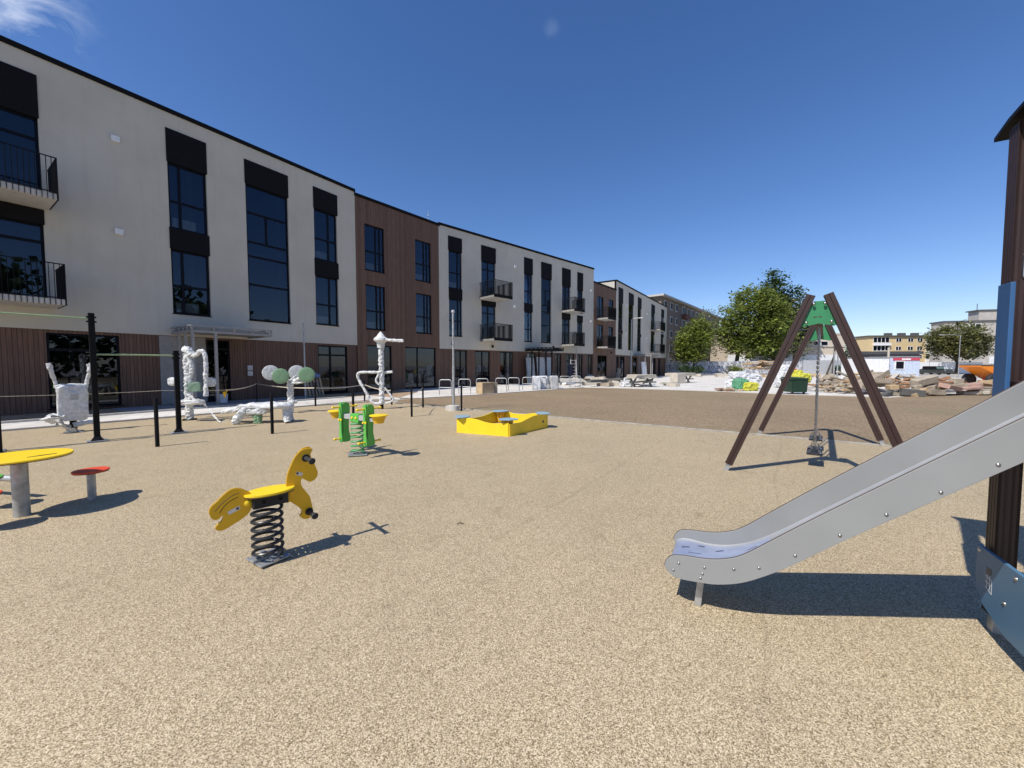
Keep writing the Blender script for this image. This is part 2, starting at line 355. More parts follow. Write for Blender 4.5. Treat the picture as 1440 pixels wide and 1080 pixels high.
# a few wisps of cirrus: noise gathered round two directions of the sky
co = N(nt, 'ShaderNodeTexCoord').outputs['Generated']
def wisp(d, size, seed, amount):
    d = Vector(d).normalized()
    ds = N(nt, 'ShaderNodeVectorMath', operation='DISTANCE'); nt.links.new(co, ds.inputs[0]); ds.inputs[1].default_value = d
    mr = N(nt, 'ShaderNodeMapRange'); mr.interpolation_type = 'SMOOTHSTEP'; nt.links.new(ds.outputs['Value'], mr.inputs['Value']); mr.inputs['From Min'].default_value = 0; mr.inputs['From Max'].default_value = size; mr.inputs['To Min'].default_value = 1; mr.inputs['To Max'].default_value = 0
    mp = N(nt, 'ShaderNodeMapping'); mp.inputs['Location'].default_value = (seed, seed*.7, 0); mp.inputs['Rotation'].default_value = (0, .7, .4); mp.inputs['Scale'].default_value = (9, 16, 22); nt.links.new(co, mp.inputs[0])
    n = noise(nt, 1.0, 6, .6, mp.outputs[0]); n.inputs['Distortion'].default_value = .6
    r = N(nt, 'ShaderNodeMapRange'); nt.links.new(n.outputs['Fac'], r.inputs['Value']); r.inputs['From Min'].default_value = .47; r.inputs['From Max'].default_value = .75
    m_ = N(nt, 'ShaderNodeMath', operation='MULTIPLY', use_clamp=True); nt.links.new(mr.outputs[0], m_.inputs[0]); nt.links.new(r.outputs[0], m_.inputs[1])
    m2 = N(nt, 'ShaderNodeMath', operation='MULTIPLY', use_clamp=True); nt.links.new(m_.outputs[0], m2.inputs[0]); m2.inputs[1].default_value = amount; return m2.outputs[0]
c1 = mixc(nt, wisp((-1.29, 1.045, .97), .095, 3.1, .75), hs.outputs['Color'], (7.5, 8.0, 9.0))
c1 = mixc(nt, wisp((.102, 1.0425, .876), .02, 5.3, .2), c1, (5, 6, 8))
nt.links.new(c1, bg.inputs['Color']); bg.inputs['Strength'].default_value = .124
sc.view_settings.view_transform = 'Standard'; sc.view_settings.look = 'None'; sc.view_settings.exposure = .12; sc.view_settings.gamma = 1
sc.cycles.max_bounces = 6; sc.cycles.transparent_max_bounces = 12; sc.cycles.use_denoising = True
# ------------------------------------------------------------------ facades (one line, bending at each section)
FA, FB, FC, FD, FE = Face((-8.813, 22), 33), Face((-8.813, 22), 39), Face((-5.005, 26.70), 47), Face((8.2, 39.02), 39.5), Face((11.555, 43.085), 34.5)
LA, LB, LC, LD, LE = -24, 6.11, 18.05, 5.28, 23.9
def xy(F, s, n): p = F.P(s, n, 0); return (p.x, p.y)
# ------------------------------------------------------------------ ground
def ground(name, poly, z, m): return tag(MB().sheet(poly, z).build(name, m), kind='structure')
ground('ground', [(-900,-900),(900,-900),(900,900),(-900,900)], -.03, m_dust)
ground('sand_strip', [xy(FA,-30,.02), xy(FA,-30,5), xy(FA,0,5), (-5.0,16.9), (-4.2,18.3), xy(FC,.3,3), xy(FC,.05,.02), xy(FB,.02,.02)], -.018, m_sand)
ground('entrance_paving', [xy(FA,-10,.02), xy(FA,-10,2.74), xy(FA,-3.2,2.74), xy(FA,-3.2,.02)], -.013, m_gpave)
ground('path', [xy(FA,-30,2.75), xy(FA,-30,4.72), xy(FA,-2.5,4.72), (-5.0,17.1), (-5.3,18.1), xy(FA,-1.2,2.75)], -.009, m_path)
ground('paving', [(-5.3,18.05), (-4.1,17.9), (-1.63,20.0), (4.9,26.6), (7.3,25.75), (12.4,22.2), (14.3,20.2), (18,18.3), (28,22.3), (52,30), (60,66), (34,80), (24,60), xy(FE,0,.02), xy(FD,0,.02), xy(FC,0,.02), xy(FB,2.5,.02), xy(FB,2.2,2.6)], -.006, m_pave)
ground('topsoil', [(-4.72,15.6), (-5.0,17.0), (-4.1,17.9), (-1.63,20.0), (4.9,26.6), (7.3,25.75), (12.4,22.2), (14.3,20.2), (18,18.3), (28,22.3), (48,24), (40,-22), (6.91,7.17)], -.004, m_soil)
ground('rubber_surface', [(-26,-10.4), (-11.69,8.72), (-7.44,14.32), (-5.2,16.6), (-4.72,15.4), (4.34,8.98), (6.91,7.16), (29.7,-10.4)], 0, m_rubber)
def kerb(name, pts, wd, z0, z1, mat=None):
    mb = MB()
    for a, b in zip(pts, pts[1:]):
        a, b = Vector((*a, 0)), Vector((*b, 0)); L = (b-a).length; n = max(1, int(L)); u = (b-a)/n
        for i in range(n): mb.beam(a+u*i+Vector((0,0,(z0+z1)/2)), a+u*(i+.992)+Vector((0,0,(z0+z1)/2)), wd, z1-z0)
    return tag(mb.build(name, mat or m_kerb, bevel=.006), kind='structure')
kerb('kerb_edging', [(-24,-7.72), (-11.73,8.74), (-7.48,14.34), (-5.22,16.65)], .10, -.1, .045)
kerb('kerb_edging', [(-4.7,15.44), (4.36,9.03), (6.95,7.2), (22,-4.3)], .06, -.1, .022, M('weathered_edging', (.33,.31,.27), .9, var=.25, scale=5))
kerb('kerb_edging', [xy(FA,-30,2.7), xy(FA,-2.6,2.7)], .10, -.1, .05)
kerb('kerb_edging', [(-4.1,17.86), (-1.6,19.95), (4.92,26.53), (7.28,25.68), (12.38,22.14), (14.26,20.14), (17.9,18.25)], .10, -.1, .03)
# ------------------------------------------------------------------ the new apartment building
m_can = M('grey_canopy_frame', (.27,.26,.25), .5)
BL = thing('apartment_building', (-8.8, 22, 0), 'long three storey new apartment building with white and brown sections along the playground', 'apartment building')
def window(F, s0, s1, z0, z1, bars=(), depth=.13, rad_=True, bw=.065):
    """dark frame; bars: (kind, position, from, to) as fractions of the opening"""
    mb = MB(); n1 = -depth+.05; n0 = n1-.07; W, H = s1-s0, z1-z0
    for a, b, c, d in ((s0+.003, s0+bw, z0+.003, z1-.003), (s1-bw, s1-.003, z0+.003, z1-.003), (s0+bw, s1-bw, z0+.003, z0+bw), (s0+bw, s1-bw, z1-bw, z1-.003)):
        F.box(mb, a, b, n0, n1, c, d)
    for k, p, a, b in bars:
        if k == 'v': F.box(mb, s0+p*W-.045, s0+p*W+.045, n0+.002, n1-.004, z0+a*H, z0+b*H)
        elif k == 'h': F.box(mb, s0+a*W, s0+b*W, n0+.004, n1-.008, z0+p*H-.045, z0+p*H+.045)
    o = mb.build('window', m_frame, BL)
    F.box(MB(), s0+bw*.5, s1-bw*.5, n0+.03, n0+.04, z0+bw*.5, z1-bw*.5).build('pane', m_glass, o)
    if rad_:
        r = MB(); F.box(r, s0+.12*W, s0+.72*W, n0-.10, n0-.03, z0+.08, z0+.46); r.build('radiator', m_radw, o, bevel=.01)
    sl = MB(); F.box(sl, s0-.03, s1+.03, -depth+.045, .035, z0-.03, z0-.002); sl.build('sill', m_frame, o)
    return o
def panel(F, s0, s1, z0, z1): F.box(MB(), s0, s1, -.1, .03, z0, z1).build('facade_panel', m_panel, BL, bevel=.008)
def balcony(F, s0, s1, z, n=1.5, dark=True):
    mb = MB(); F.box(mb, s0+.03, s1-.03, .001, n-.03, z, z+.17); o = mb.build('balcony', m_conc, BL, bevel=.01)
    r = MB(); t = z+1.24
    for a, b, c, d in ((s0, s1, n-.025, n), (s0, s0+.025, .03, n-.025), (s1-.025, s1, .03, n-.025)):
        F.box(r, a, b, c, d, t-.03, t); F.box(r, a+.001, b-.001, c+.001, d-.001, z+.19, z+.22)
    if dark: F.box(r, s0+.002, s1-.002, n-.027, n-.019, z+.0, z+.19)
    k = int((s1-s0)/.105)
    for i in range(k+1):
        s = s0+.006+(s1-s0-.012)*i/k; F.box(r, s-.006, s+.006, n-.058, n-.006, z-.01, t-.03)
    k = int(n/.105)
    for i in range(1, k):
        q = n*i/k
        for s in (s0+.012, s1-.012): F.box(r, s-.012, s+.012, q-.012, q+.012, z-.01, t-.03)
    r.build('railing', m_black, o)
    return o
def vent(F, s, z, w_=.22, h=.2): F.box(MB(), s-w_/2, s+w_/2, .0, .08, z-h/2, z+h/2).build('vent_cover', m_radw, BL, bevel=.006)
def lamp(F, s, z): F.box(MB(), s-.07, s+.07, .0, .11, z-.1, z+.1).build('wall_lamp', m_black, BL, bevel=.006)
def shell(F, s0, s1, zt, wall_m, holes, zb, z_wall0, cl_m, gholes, floors=(3.05, 6.35), depth=12, name='rendered_wall'):
    mb = MB(); F.wall(mb, s0, s1, z_wall0, zt-.1, holes)
    if z_wall0 > 1: F.box(mb, s0+.002, s1-.002, -.2, -.003, z_wall0, z_wall0+.03)
    mb.build(name, wall_m, BL)
    if z_wall0 > 1:
        g = MB(); F.wall(g, s0, s1, -.02, z_wall0+.01, gholes, .12, -.045); g.build('timber_cladding', cl_m, BL)
    b = MB()
    F.box(b, s0, s0+.2, -depth, -.21, -.02, zt-.1); F.box(b, s1-.2, s1, -depth, -.21, -.02, zt-.1); F.box(b, s0+.2, s1-.2, -depth, -depth+.2, -.02, zt-.1)
    b.build('side_wall', wall_m, BL)
    e = MB(); F.box(e, s0-.02, s1+.02, -depth-.04, .05, zt-.16, zt); e.build('roof_edge', m_panel, BL)
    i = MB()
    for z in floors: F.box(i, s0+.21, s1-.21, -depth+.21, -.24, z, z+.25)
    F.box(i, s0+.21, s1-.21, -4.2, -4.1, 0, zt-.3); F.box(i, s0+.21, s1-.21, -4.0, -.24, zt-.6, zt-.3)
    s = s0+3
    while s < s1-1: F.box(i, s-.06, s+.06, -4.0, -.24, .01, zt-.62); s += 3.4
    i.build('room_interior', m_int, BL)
V, Hh = 'v', 'h'
# section A: white, nearest
aw = [(-13.4,-11.3,6.62,10.6),(-13.4,-11.3,3.5,6.48),(-8.15,-6.9,6.87,10.6),(-8.15,-6.9,3.56,6.1),(-5.48,-3.65,3.56,10.6),(-2.38,-1.1,7.0,10.6),(-2.38,-1.1,3.65,6.2)]
ag = [(-17.2,-14.6,.1,2.6),(-11.38,-9.69,.1,2.58),(-7.1,-6.26,.02,2.6),(-2.3,-.6,.02,2.58)]
shell(FA, LA, 0, 11.37, m_white, aw, 0, 2.68, m_cl[33], ag)
window(FA,-13.4,-11.3,6.62,9.3,[(Hh,.76,.02,.98),(V,.5,.02,.76)],rad_=False); panel(FA,-13.42,-11.28,9.3,10.62)
window(FA,-13.4,-11.3,3.5,6.0,[(Hh,.78,.02,.98),(V,.5,.02,.78)],rad_=False); panel(FA,-13.42,-11.28,6.0,6.47)
window(FA,-8.15,-6.92,6.87,9.36,[(V,.3,.02,.98),(Hh,.42,.02,.98)]); panel(FA,-8.17,-6.88,9.36,10.62)
window(FA,-8.15,-6.92,3.56,6.05,[(V,.3,.02,.98),(Hh,.44,.02,.98)]); panel(FA,-8.17,-6.88,6.05,6.87)
window(FA,-5.48,-3.66,3.56,9.58,[(Hh,.80,.02,.98),(V,.47,.585,.80),(Hh,.585,.02,.98),(Hh,.48,.02,.98),(Hh,.27,.02,.98)],rad_=False); panel(FA,-5.5,-3.63,9.58,10.62)
window(FA,-2.38,-1.12,7.02,9.55,[(V,.64,.02,.98),(Hh,.42,.02,.98)]); panel(FA,-2.4,-1.07,9.55,10.62)
window(FA,-2.38,-1.12,3.66,6.17,[(V,.64,.02,.98),(Hh,.42,.02,.98)]); panel(FA,-2.4,-1.07,6.17,7.0)
balcony(FA,-13.6,-11.15,6.5,1.45,False); balcony(FA,-13.6,-11.1,3.36,1.45,False)
vent(FA,-9.56,9.5); vent(FA,-9.58,6.27)
window(FA,-17.2,-14.6,.1,2.6,[(V,.5,.02,.98)],rad_=False,depth=.16)
window(FA,-11.38,-9.69,.1,2.58,[(V,.6,.02,.98),(Hh,.78,.02,.6)],rad_=False,depth=.16)
window(FA,-2.3,-.6,.06,2.58,[(V,.42,.02,.98),(Hh,.8,.02,.98)],rad_=False,depth=.16)
window(FA,-7.1,-6.26,.04,2.6,[(Hh,.85,.02,.98)],rad_=False,depth=.16)
FA.box(MB(),-8.6,-7.14,-.043,-.02,.0,2.66).build('entrance_panel', m_can, BL)
FA.box(MB(),-5.62,-5.42,-.043,.03,1.3,1.52).build('letter_plate', m_alu, BL, bevel=.005)
FA.box(MB(),-5.62,-5.42,-.043,.03,1.05,1.26).build('letter_plate', m_alu, BL, bevel=.005)
def canopy(F, s0, s1, n, z, col):
    o = MB(); t = z+.28
    F.box(o, s0, s1, n-.08, n, z, z+.09); F.box(o, s0, s1, n-.08, n, t-.05, t); F.box(o, s0, s0+.08, .02, n-.08, z, z+.09); F.box(o, s0, s0+.08, .02, n-.08, t-.05, t)
    F.box(o, s1-.08, s1, .02, n-.08, z, z+.09); F.box(o, s1-.08, s1, .02, n-.08, t-.05, t)
    k = 4
    for i in range(k+1):
        s = s0+.03+(s1-s0-.06)*i/k; F.box(o, s-.03, s+.03, n-.075, n-.005, z+.09, t-.05)
    for i in range(1, 5): F.box(o, s0+.005, s0+.075, n*i/5-.03, n*i/5+.03, z+.09, t-.05)
    c = o.build('canopy', col, BL)
    d = MB(); F.box(d, s0+.09, s1-.09, .02, n-.09, z+.06, z+.19); d.build('canopy_deck', col, c)
    for s, q in ((s0+.05, n-.05), (s0+.05, n*.66), (s0+.05, n*.33), (s0+.75, n-.05)):
        p = MB(); F.box(p, s-.045, s+.045, q-.045, q+.045, -.02, z); p.build('canopy_post', col, c, bevel=.005)
canopy(FA,-8.25,-5.5,2.06,2.72,m_can)
# section B: brown
bw_ = [(.56,1.84,7.05,9.68),(4.08,5.35,7.06,9.68),(.58,1.85,3.64,6.23),(4.1,5.37,3.65,6.24),(.6,2.24,.06,2.72),(3.23,5.72,.06,2.72)]
shell(FB, 0, LB, 11.19, m_clf[39], bw_, 0, -.02, None, [], name='board_facade')
for q in bw_[:4]: window(FB,*q,[(V,.58,.02,.98),(V,.78,.02,.98),(Hh,.42,.02,.98)])
window(FB,*bw_[4],[(V,.5,.02,.98)],rad_=False); window(FB,*bw_[5],[(V,.4,.02,.98)],rad_=False)
# section C: white
cw = [(.78,1.92,6.98,10.55),(.8,1.92,3.61,6.25),(3.7,5.1,6.62,10.52),(3.7,5.1,3.5,6.45),(8.22,9.22,6.72,10.48),(8.25,9.2,3.54,6.1),(10.3,11.65,3.54,10.48),(13.13,14.33,6.6,10.46),(13.13,14.33,3.5,6.35),(15.4,16.26,6.6,10.45),(15.4,16.26,3.5,6.3)]
cg = [(1.3,2.36,.06,2.62),(3.1,4.55,.06,2.62),(5.6,7.0,.06,2.62),(8.6,9.6,.06,2.62),(12.3,13.1,.06,2.6),(13.75,15.05,.06,2.6),(15.6,16.4,.06,2.6),(17.1,17.95,.06,2.6)]
shell(FC, 0, LC, 11.28, m_white, cw, 0, 2.7, m_cl[47], cg)
vh = lambda v: [(V,v,.02,.98),(Hh,.42,.02,.98)]
window(FC,.78,1.9,6.98,9.58,vh(.72)); panel(FC,.75,1.93,9.58,10.57)
window(FC,.8,1.9,3.61,6.22,vh(.72)); panel(FC,.78,1.94,6.22,6.98)
for z0, z1, p1 in ((6.62, 9.4, 10.54), (3.5, 6.08, 6.48)):
    window(FC,3.7,5.08,z0,z1,[(V,.5,.02,.98),(Hh,.78,.02,.98)],rad_=False); panel(FC,3.68,5.12,z1,p1)
window(FC,8.22,9.2,6.72,9.18,vh(.6)); panel(FC,8.2,9.24,9.18,10.5)
window(FC,8.25,9.2,3.54,6.03,vh(.6)); panel(FC,8.22,9.24,6.03,6.72)
window(FC,10.3,11.62,3.54,9.15,[(Hh,.82,.02,.98),(V,.5,.585,.82),(Hh,.585,.02,.98),(Hh,.48,.02,.98),(Hh,.27,.02,.98)],rad_=False); panel(FC,10.28,11.67,9.15,10.5)
for z0, z1, p1 in ((6.6, 8.85, 10.48), (3.5, 5.83, 6.38)):
    window(FC,13.13,14.3,z0,z1,[(V,.5,.02,.98),(Hh,.78,.02,.98)],rad_=False); panel(FC,13.1,14.36,z1,p1)
    window(FC,15.4,16.24,z0,z1-.1,vh(.6),rad_=False); panel(FC,15.37,16.28,z1-.1,p1-.03)
balcony(FC,3.48,5.24,6.45,1.8); balcony(FC,3.48,5.24,3.33,1.8); balcony(FC,13.03,14.55,6.4,1.55); balcony(FC,13.03,14.55,3.3,1.55)
for s, z in ((7.16,9.53),(7.1,6.32),(17.55,8.98),(17.58,5.95)): vent(FC,s,z)
for s, z in ((4.75,3.0),(1.05,3.05),(11.9,3.2)): lamp(FC,s,z)
for q in cg: window(FC,*q,[(V,.5,.02,.98)],rad_=False,depth=.16)
canopy(FC,8.3,10.5,2.4,2.72,m_black)
# section D: brown
dw = [(.8,2.2,6.42,8.66),(3.45,4.6,7.6,8.66),(.8,2.2,3.4,5.75),(3.45,4.6,4.3,5.75),(1.0,3.1,.06,2.6)]
shell(FD, 0, LD, 10.0, m_clf[39.5], dw, 0, -.02, None, [], name='board_facade')
for q in dw: window(FD,*q,[(V,.5,.02,.98)],rad_=False)
balcony(FD,.67,2.5,6.2,1.31); balcony(FD,.67,2.5,3.3,1.31); lamp(FD,4.1,2.95)
# section E: white, farthest
ew = [(.78,2.3,5.6,10.36),(.78,2.3,3.43,5.2),(4.4,6.3,3.42,10.32),(8.05,9.65,5.65,10.3),(8.05,9.65,3.43,5.3),(14.5,16.4,6.62,10.25),(14.5,16.4,3.4,6.45),(20.2,22,6.62,10.22),(20.2,22,3.4,6.45)]
eg = [(.4,1.3,.06,2.6),(1.6,3.3,.06,2.6),(6.6,8.2,.06,2.6),(15.8,17.6,.06,2.6),(19,20.4,.06,2.6)]
shell(FE, 0, LE, 11.05, m_white, ew, 0, 2.75, m_cl[34.5], eg)
window(FE,.78,2.28,5.62,8.72,vh(.5)); panel(FE,.75,2.32,8.72,10.38); window(FE,.78,2.28,3.43,5.2,vh(.5)); panel(FE,.75,2.32,5.2,5.6)
window(FE,4.4,6.28,3.42,9.0,[(Hh,.82,.02,.98),(V,.5,.58,.82),(Hh,.58,.02,.98),(Hh,.27,.02,.98)],rad_=False); panel(FE,4.38,6.33,9.0,10.34)
window(FE,8.05,9.63,5.65,8.95,vh(.5)); panel(FE,8.03,9.68,8.95,10.32); window(FE,8.05,9.63,3.43,5.3,vh(.5)); panel(FE,8.03,9.68,5.3,5.65)
for a, b in ((14.5,16.4),(20.2,22)):
    window(FE,a,b-.02,6.62,9.1,vh(.5),rad_=False); panel(FE,a-.02,b+.02,9.1,10.27); window(FE,a,b-.02,3.4,6.0,vh(.5),rad_=False); panel(FE,a-.02,b+.02,6.0,6.46)
balcony(FE,14.3,16.9,6.5,1.4); balcony(FE,14.3,16.9,3.35,1.4)
for s, z in ((3.4,8.6),(3.4,5.3),(12.2,8.6),(12.2,5.3)): vent(FE,s,z,.3,.28)
for q in eg: window(FE,*q,[(V,.5,.02,.98)],rad_=False,depth=.16)
canopy(FE,6.5,10.0,2.2,2.72,m_can)
mst = MB().tube([FC.P(1.0,-3,11.2), FC.P(1.0,-3,13.2)], [.03,.012], 6); mst.blob(FC.P(1.0,-3,12.8), (.05,.05,.07)); mst.build('roof_mast', m_galv, BL)
m_dgrey2 = M('dry_twig', (.07,.05,.03), .9)
# ------------------------------------------------------------------ spring horse
Zv = Vector((0,0,1))
HF = Face((-1.88, 2.89), 45)
h = thing('spring_horse', (-1.88, 2.9, 0), 'yellow spring rocker shaped like a horse on a thick black coil spring', 'spring rocker')
def hcoil(c, r, wire, z0, z1, turns, n=22, top=None):
    pts = []; K = int(turns*n)
    for i in range(K+1):
        t = i/K; a = 2*math.pi*turns*t
        pts.append((c[0]+r*math.cos(a), c[1]+r*math.sin(a), z0+(z1-z0)*t))
    return MB().tube(pts, wire, 8)
hcoil((-1.875, 2.895), .098, .0125, .05, .44, 6.5).build('coil_spring', m_spring, h)
pb = MB().box((-1.885, 2.915, .02), (.24, .22, .008), rad(-32)); pb.box((-1.885, 2.915, .008), (.20, .03, .016), rad(-32)); pb.box((-1.885, 2.915, .034), (.05, .24, .02), rad(-32)); pb.box((-1.885, 2.915, .032), (.24, .04, .02), rad(-32))
pl = pb.build('base_plate', m_galv, h, bevel=.002)
HEAD = [(.14,.555),(.15,.64),(.18,.72),(.215,.785),(.262,.825),(.325,.828),(.337,.81),(.322,.775),(.345,.71),(.366,.65),(.375,.612),(.358,.57),(.315,.553),(.28,.575),(.258,.592),(.246,.57),(.252,.53),(.282,.48),(.31,.43),(.322,.37),(.332,.31),(.325,.275),(.30,.255),(.27,.255),(.243,.272),(.232,.295),(.246,.31),(.246,.34),(.222,.37),(.19,.40),(.165,.425),(.14,.43)]
TAIL = [(-.095,.555),(-.13,.587),(-.175,.612),(-.22,.608),(-.26,.58),(-.295,.545),(-.33,.515),(-.343,.48),(-.335,.44),(-.315,.415),(-.29,.415),(-.265,.435),(-.272,.40),(-.30,.375),(-.312,.35),(-.295,.332),(-.262,.328),(-.215,.348),(-.15,.38),(-.11,.41),(-.092,.45),(-.085,.50)]
def board(poly, th, off, k=4):
    mb = MB(); P2 = smooth2(poly, k)
    for o in (-.36, .36): mb.prism(P2, HF.o+HF.n*(off+o*th), HF.d, Zv, HF.n*th*.28)
    mb.cur = 1; c = sum(p[0] for p in P2)/len(P2), sum(p[1] for p in P2)/len(P2)
    mb.prism([(c[0]+(x-c[0])*.997, c[1]+(y-c[1])*.997) for x, y in P2], HF.o+HF.n*off, HF.d, Zv, HF.n*th*.46); mb.cur = 0; return mb
def twotone(mb, name, mat, parent, bevel=.0015): return mb.build(name, [mat, m_ply], parent, bevel=bevel)
hd = twotone(board(HEAD, .022, 0), 'head_board', m_yel, h)
board([(.165,.65),(.19,.725),(.225,.79),(.27,.832),(.325,.836),(.318,.80),(.285,.80),(.245,.765),(.215,.71),(.19,.64)], .012, -.019, 3).build('mane_board', [m_yel, m_ply], hd, bevel=.001)
tl = twotone(board(TAIL, .022, 0), 'tail_board', m_yel, h)
for pts in ([(-.31,.475),(-.27,.52),(-.215,.56),(-.165,.575)], [(-.285,.455),(-.255,.50),(-.215,.53),(-.175,.545)]):
    MB().tube([HF.P(u, .0115, z) for u, z in smoothpath([(a, b, 0) for a, b in pts], 5) and [(p.x, p.y) for p in smoothpath([(a, b, 0) for a, b in pts], 5)]], .0022, 6).build('dark_line', m_ply, tl)  # groove lines of the tail board
st = MB(); ell = [(.17*math.cos(q), .115*math.sin(q)) for q in (2*math.pi*i/40 for i in range(40))]
st.prism(ell, HF.P(.03, 0, .542), HF.d, HF.n, Zv*.018); se = st.build('seat', m_yel2, h, bevel=.003)
MB().prism([(x*.985, y*.985) for x, y in ell], HF.P(.03, 0, .529), HF.d, HF.n, Zv*.007).build('seat_underside', m_ply, se)
bk = MB(); HF.box(bk, -.09, .145, -.05, .05, .435, .524); bo = bk.build('spring_head', m_rub, h, bevel=.006)
for u, z in ((-.02,.48),(.09,.48)): MB().cyl(HF.P(u,.05,z), HF.P(u,.056,z), .013).build('bolt', m_black, bo)
for u, z, L in ((.285,.755,.15),(.30,.312,.14)):
    g = MB().tube([HF.P(u,-L,z), HF.P(u,-L+.01,z), HF.P(u,-.014,z)], .0165, 14); g.tube([HF.P(u,.014,z), HF.P(u,L-.01,z), HF.P(u,L,z)], .0165, 14)
    for sgn in (-1, 1):
        g.lathe([(.0,0),(.022,.002),(.026,.012),(.022,.022),(0,.024)], HF.P(u, sgn*L-(.024 if sgn<0 else 0), z), 16, HF.n); g.lathe([(.030,0),(.030,.006)], HF.P(u, sgn*.014-(.006 if sgn<0 else 0), z), 16, HF.n)
    g.build('handle' if z > .5 else 'foot_rest', m_rub, h)
for u, z, m in ((-.115,.485,m_yel2),(.172,.50,m_yel)):
    MB().lathe([(.024,0),(.024,.008),(.016,.014),(0,.016)], HF.P(u, .011, z), 18, HF.n).build('bolt_cap', m, h)
for u, z, a, wd in ((.235,.635,-.45,.05),(-.2,.455,.35,.075)):
    r = Vector((math.cos(a), math.sin(a))); q = Vector((-r.y, r.x))
    d1 = MB().obox(HF.P(u, .0116, z), (HF.d*r.x+Zv*r.y)*wd, HF.n*.001, (HF.d*q.x+Zv*q.y)*.026); s_ = d1.build('sticker', m_paper, h)
    e = wd*.3*(1 if u < 0 else -1)
    MB().obox(HF.P(u+r.x*e, .0123, z+r.y*e), (HF.d*r.x+Zv*r.y)*.017, HF.n*.0006, (HF.d*q.x+Zv*q.y)*.017).build('print', m_ink, s_)
# ------------------------------------------------------------------ green double spring rocker
GF = Face((-3.02, 6.7), 123)
g = thing('spring_seesaw', tuple(GF.P(.5,0,0)), 'green and yellow two seat spring rocker on a green coil spring', 'spring rocker')
c0 = GF.P(.5, 0, 0)
hcoil((c0.x, c0.y), .10, .015, .04, .56, 7).build('coil_spring', m_sprg, g)
MB().box((c0.x, c0.y, .018), (.3, .3, .01), rad(20)).build('base_plate', m_galv, g, bevel=.002)
b = MB(); GF.box(b, .16, .84, -.05, .05, .60, .68); b.build('beam', m_alu, g, bevel=.004)
b = MB(); GF.box(b, .39, .61, -.062, .062, .555, .70); bb = b.build('spring_bracket', m_grn, g, bevel=.015)
for s in (.45,.55): MB().lathe([(.022,0),(.02,.012),(0,.016)], GF.P(s,.062,.635), 12, GF.n).build('bolt_cap', m_yel2, bb)
for s, sg in ((.16,-1),(.82,1)):
    pr = [(-.065,.20),(.065,.20),(.075,.28),(.05,.40),(.055,.55),(.075,.72),(.068,.83),(.035,.87),(-.035,.87),(-.068,.83),(-.075,.72),(-.055,.55),(-.05,.40),(-.075,.28)]
    sp = MB()
    for o in (-.024, .024): sp.prism(smooth2(pr, 3), GF.P(s+o,0,0), GF.n, Zv, GF.d*.02)
    GF.box(sp, s-.014, s+.014, .015, .045, .24, .84); GF.box(sp, s-.014, s+.014, -.045, -.015, .24, .84)
    sp.prism(smooth2([(a*.55,b) for a,b in pr], 3), GF.P(s,.082,0), GF.d, Zv, GF.n*.02)
    sd = sp.build('side_panel', m_grn, g, bevel=.004)
    for z, L, nm in ((.80,.22,'handle'),(.26,.20,'foot_rest')):
        x = MB().tube([GF.P(s,-L,z), GF.P(s,L,z)], .014, 10)
        for q in (-L, L): x.blob(GF.P(s,q,z), (.022,.022,.022))
        x.build(nm, m_yel2, g)
    for q in (.03,-.03): MB().lathe([(.02,0),(.018,.012),(0,.015)], GF.P(s+q,.092,.58), 12, GF.n).build('bolt_cap', m_yel2, sd)
    c = GF.P(s+sg*.24, 0, .695)
    MB().lathe([(0,.0),(.13,.0),(.145,.008),(.145,.02),(.13,.026),(0,.026)], c, 28).build('seat', m_yel2, g)
    MB().lathe([(0,-.11),(.075,-.11),(.085,-.08),(.115,-.0),(0,-.001)], c, 18).build('seat_support', m_yel, g)
    x = MB(); GF.box(x, min(s,s+sg*.2), max(s,s+sg*.2), -.03,.03,.60,.65); x.build('seat_arm', m_alu, g)
# ------------------------------------------------------------------ sandbox
LC_, FC_, RC_, BC_ = Vector((-1.25,8.63,0)), Vector((-.06,8.1,0)), Vector((.87,9.33,0)), Vector((-.32,9.86,0))
sb = thing('sandbox', (-.19, 8.98, 0), 'yellow wavy sided sandbox with light blue corner seats', 'sandbox')
cen = (LC_+FC_+RC_+BC_)/4
for a, b, wv in ((LC_,FC_,(.30,.335,.34,.315,.275,.26,.275,.30)), (FC_,RC_,(.27,.255,.27,.31,.345,.35,.335,.325)), (RC_,BC_,(.33,.34,.33,.30,.29,.30,.34,.36)), (BC_,LC_,(.36,.35,.31,.28,.27,.28,.31,.31))):
    u = (b-a).normalized(); L = (b-a).length; nn = u.cross(Zv)
    top = [(p.x, p.y) for p in smoothpath([(.012+(L-.024)*i/7, z, 0) for i, z in enumerate(wv)], 4)]
    MB().prism([(.012,-.03),(L-.012,-.03)] + top[::-1], a, u, Zv, nn*.022).build('side_board', m_yel2, sb, bevel=.003)
for c in (LC_, FC_, RC_, BC_):
    q = (cen-c).normalized(); t = q.cross(Zv); o = c+q*.10+Zv*.355
    MB().prism([(.21*math.cos(i*math.pi/15-math.pi/2), .21*math.sin(i*math.pi/15-math.pi/2)) for i in range(16)] + [(-.09,.19),(-.14,.0),(-.09,-.19)], o, q, t, Zv*.02).build('corner_seat', m_lblu, sb, bevel=.003)
    k = MB(); k.prism([(-.10,.31),(.10,.31),(.10,.2),(.03,.1),(-.0,.02),(-.10,.0)], c+q*.16+Zv*.03, q, Zv, t*.02); k.prism([(-.12,.31),(.12,.31),(.09,.2),(.05,.05),(-.05,.05),(-.09,.2)], c+q*.16+Zv*.03, t, Zv, q*.03); k.build('seat_bracket', m_yel, sb)
MB().sheet([tuple((c+(cen-c)*.03).xy) for c in (LC_,FC_,RC_,BC_)], .06).build('sand_fill', m_sand, sb)
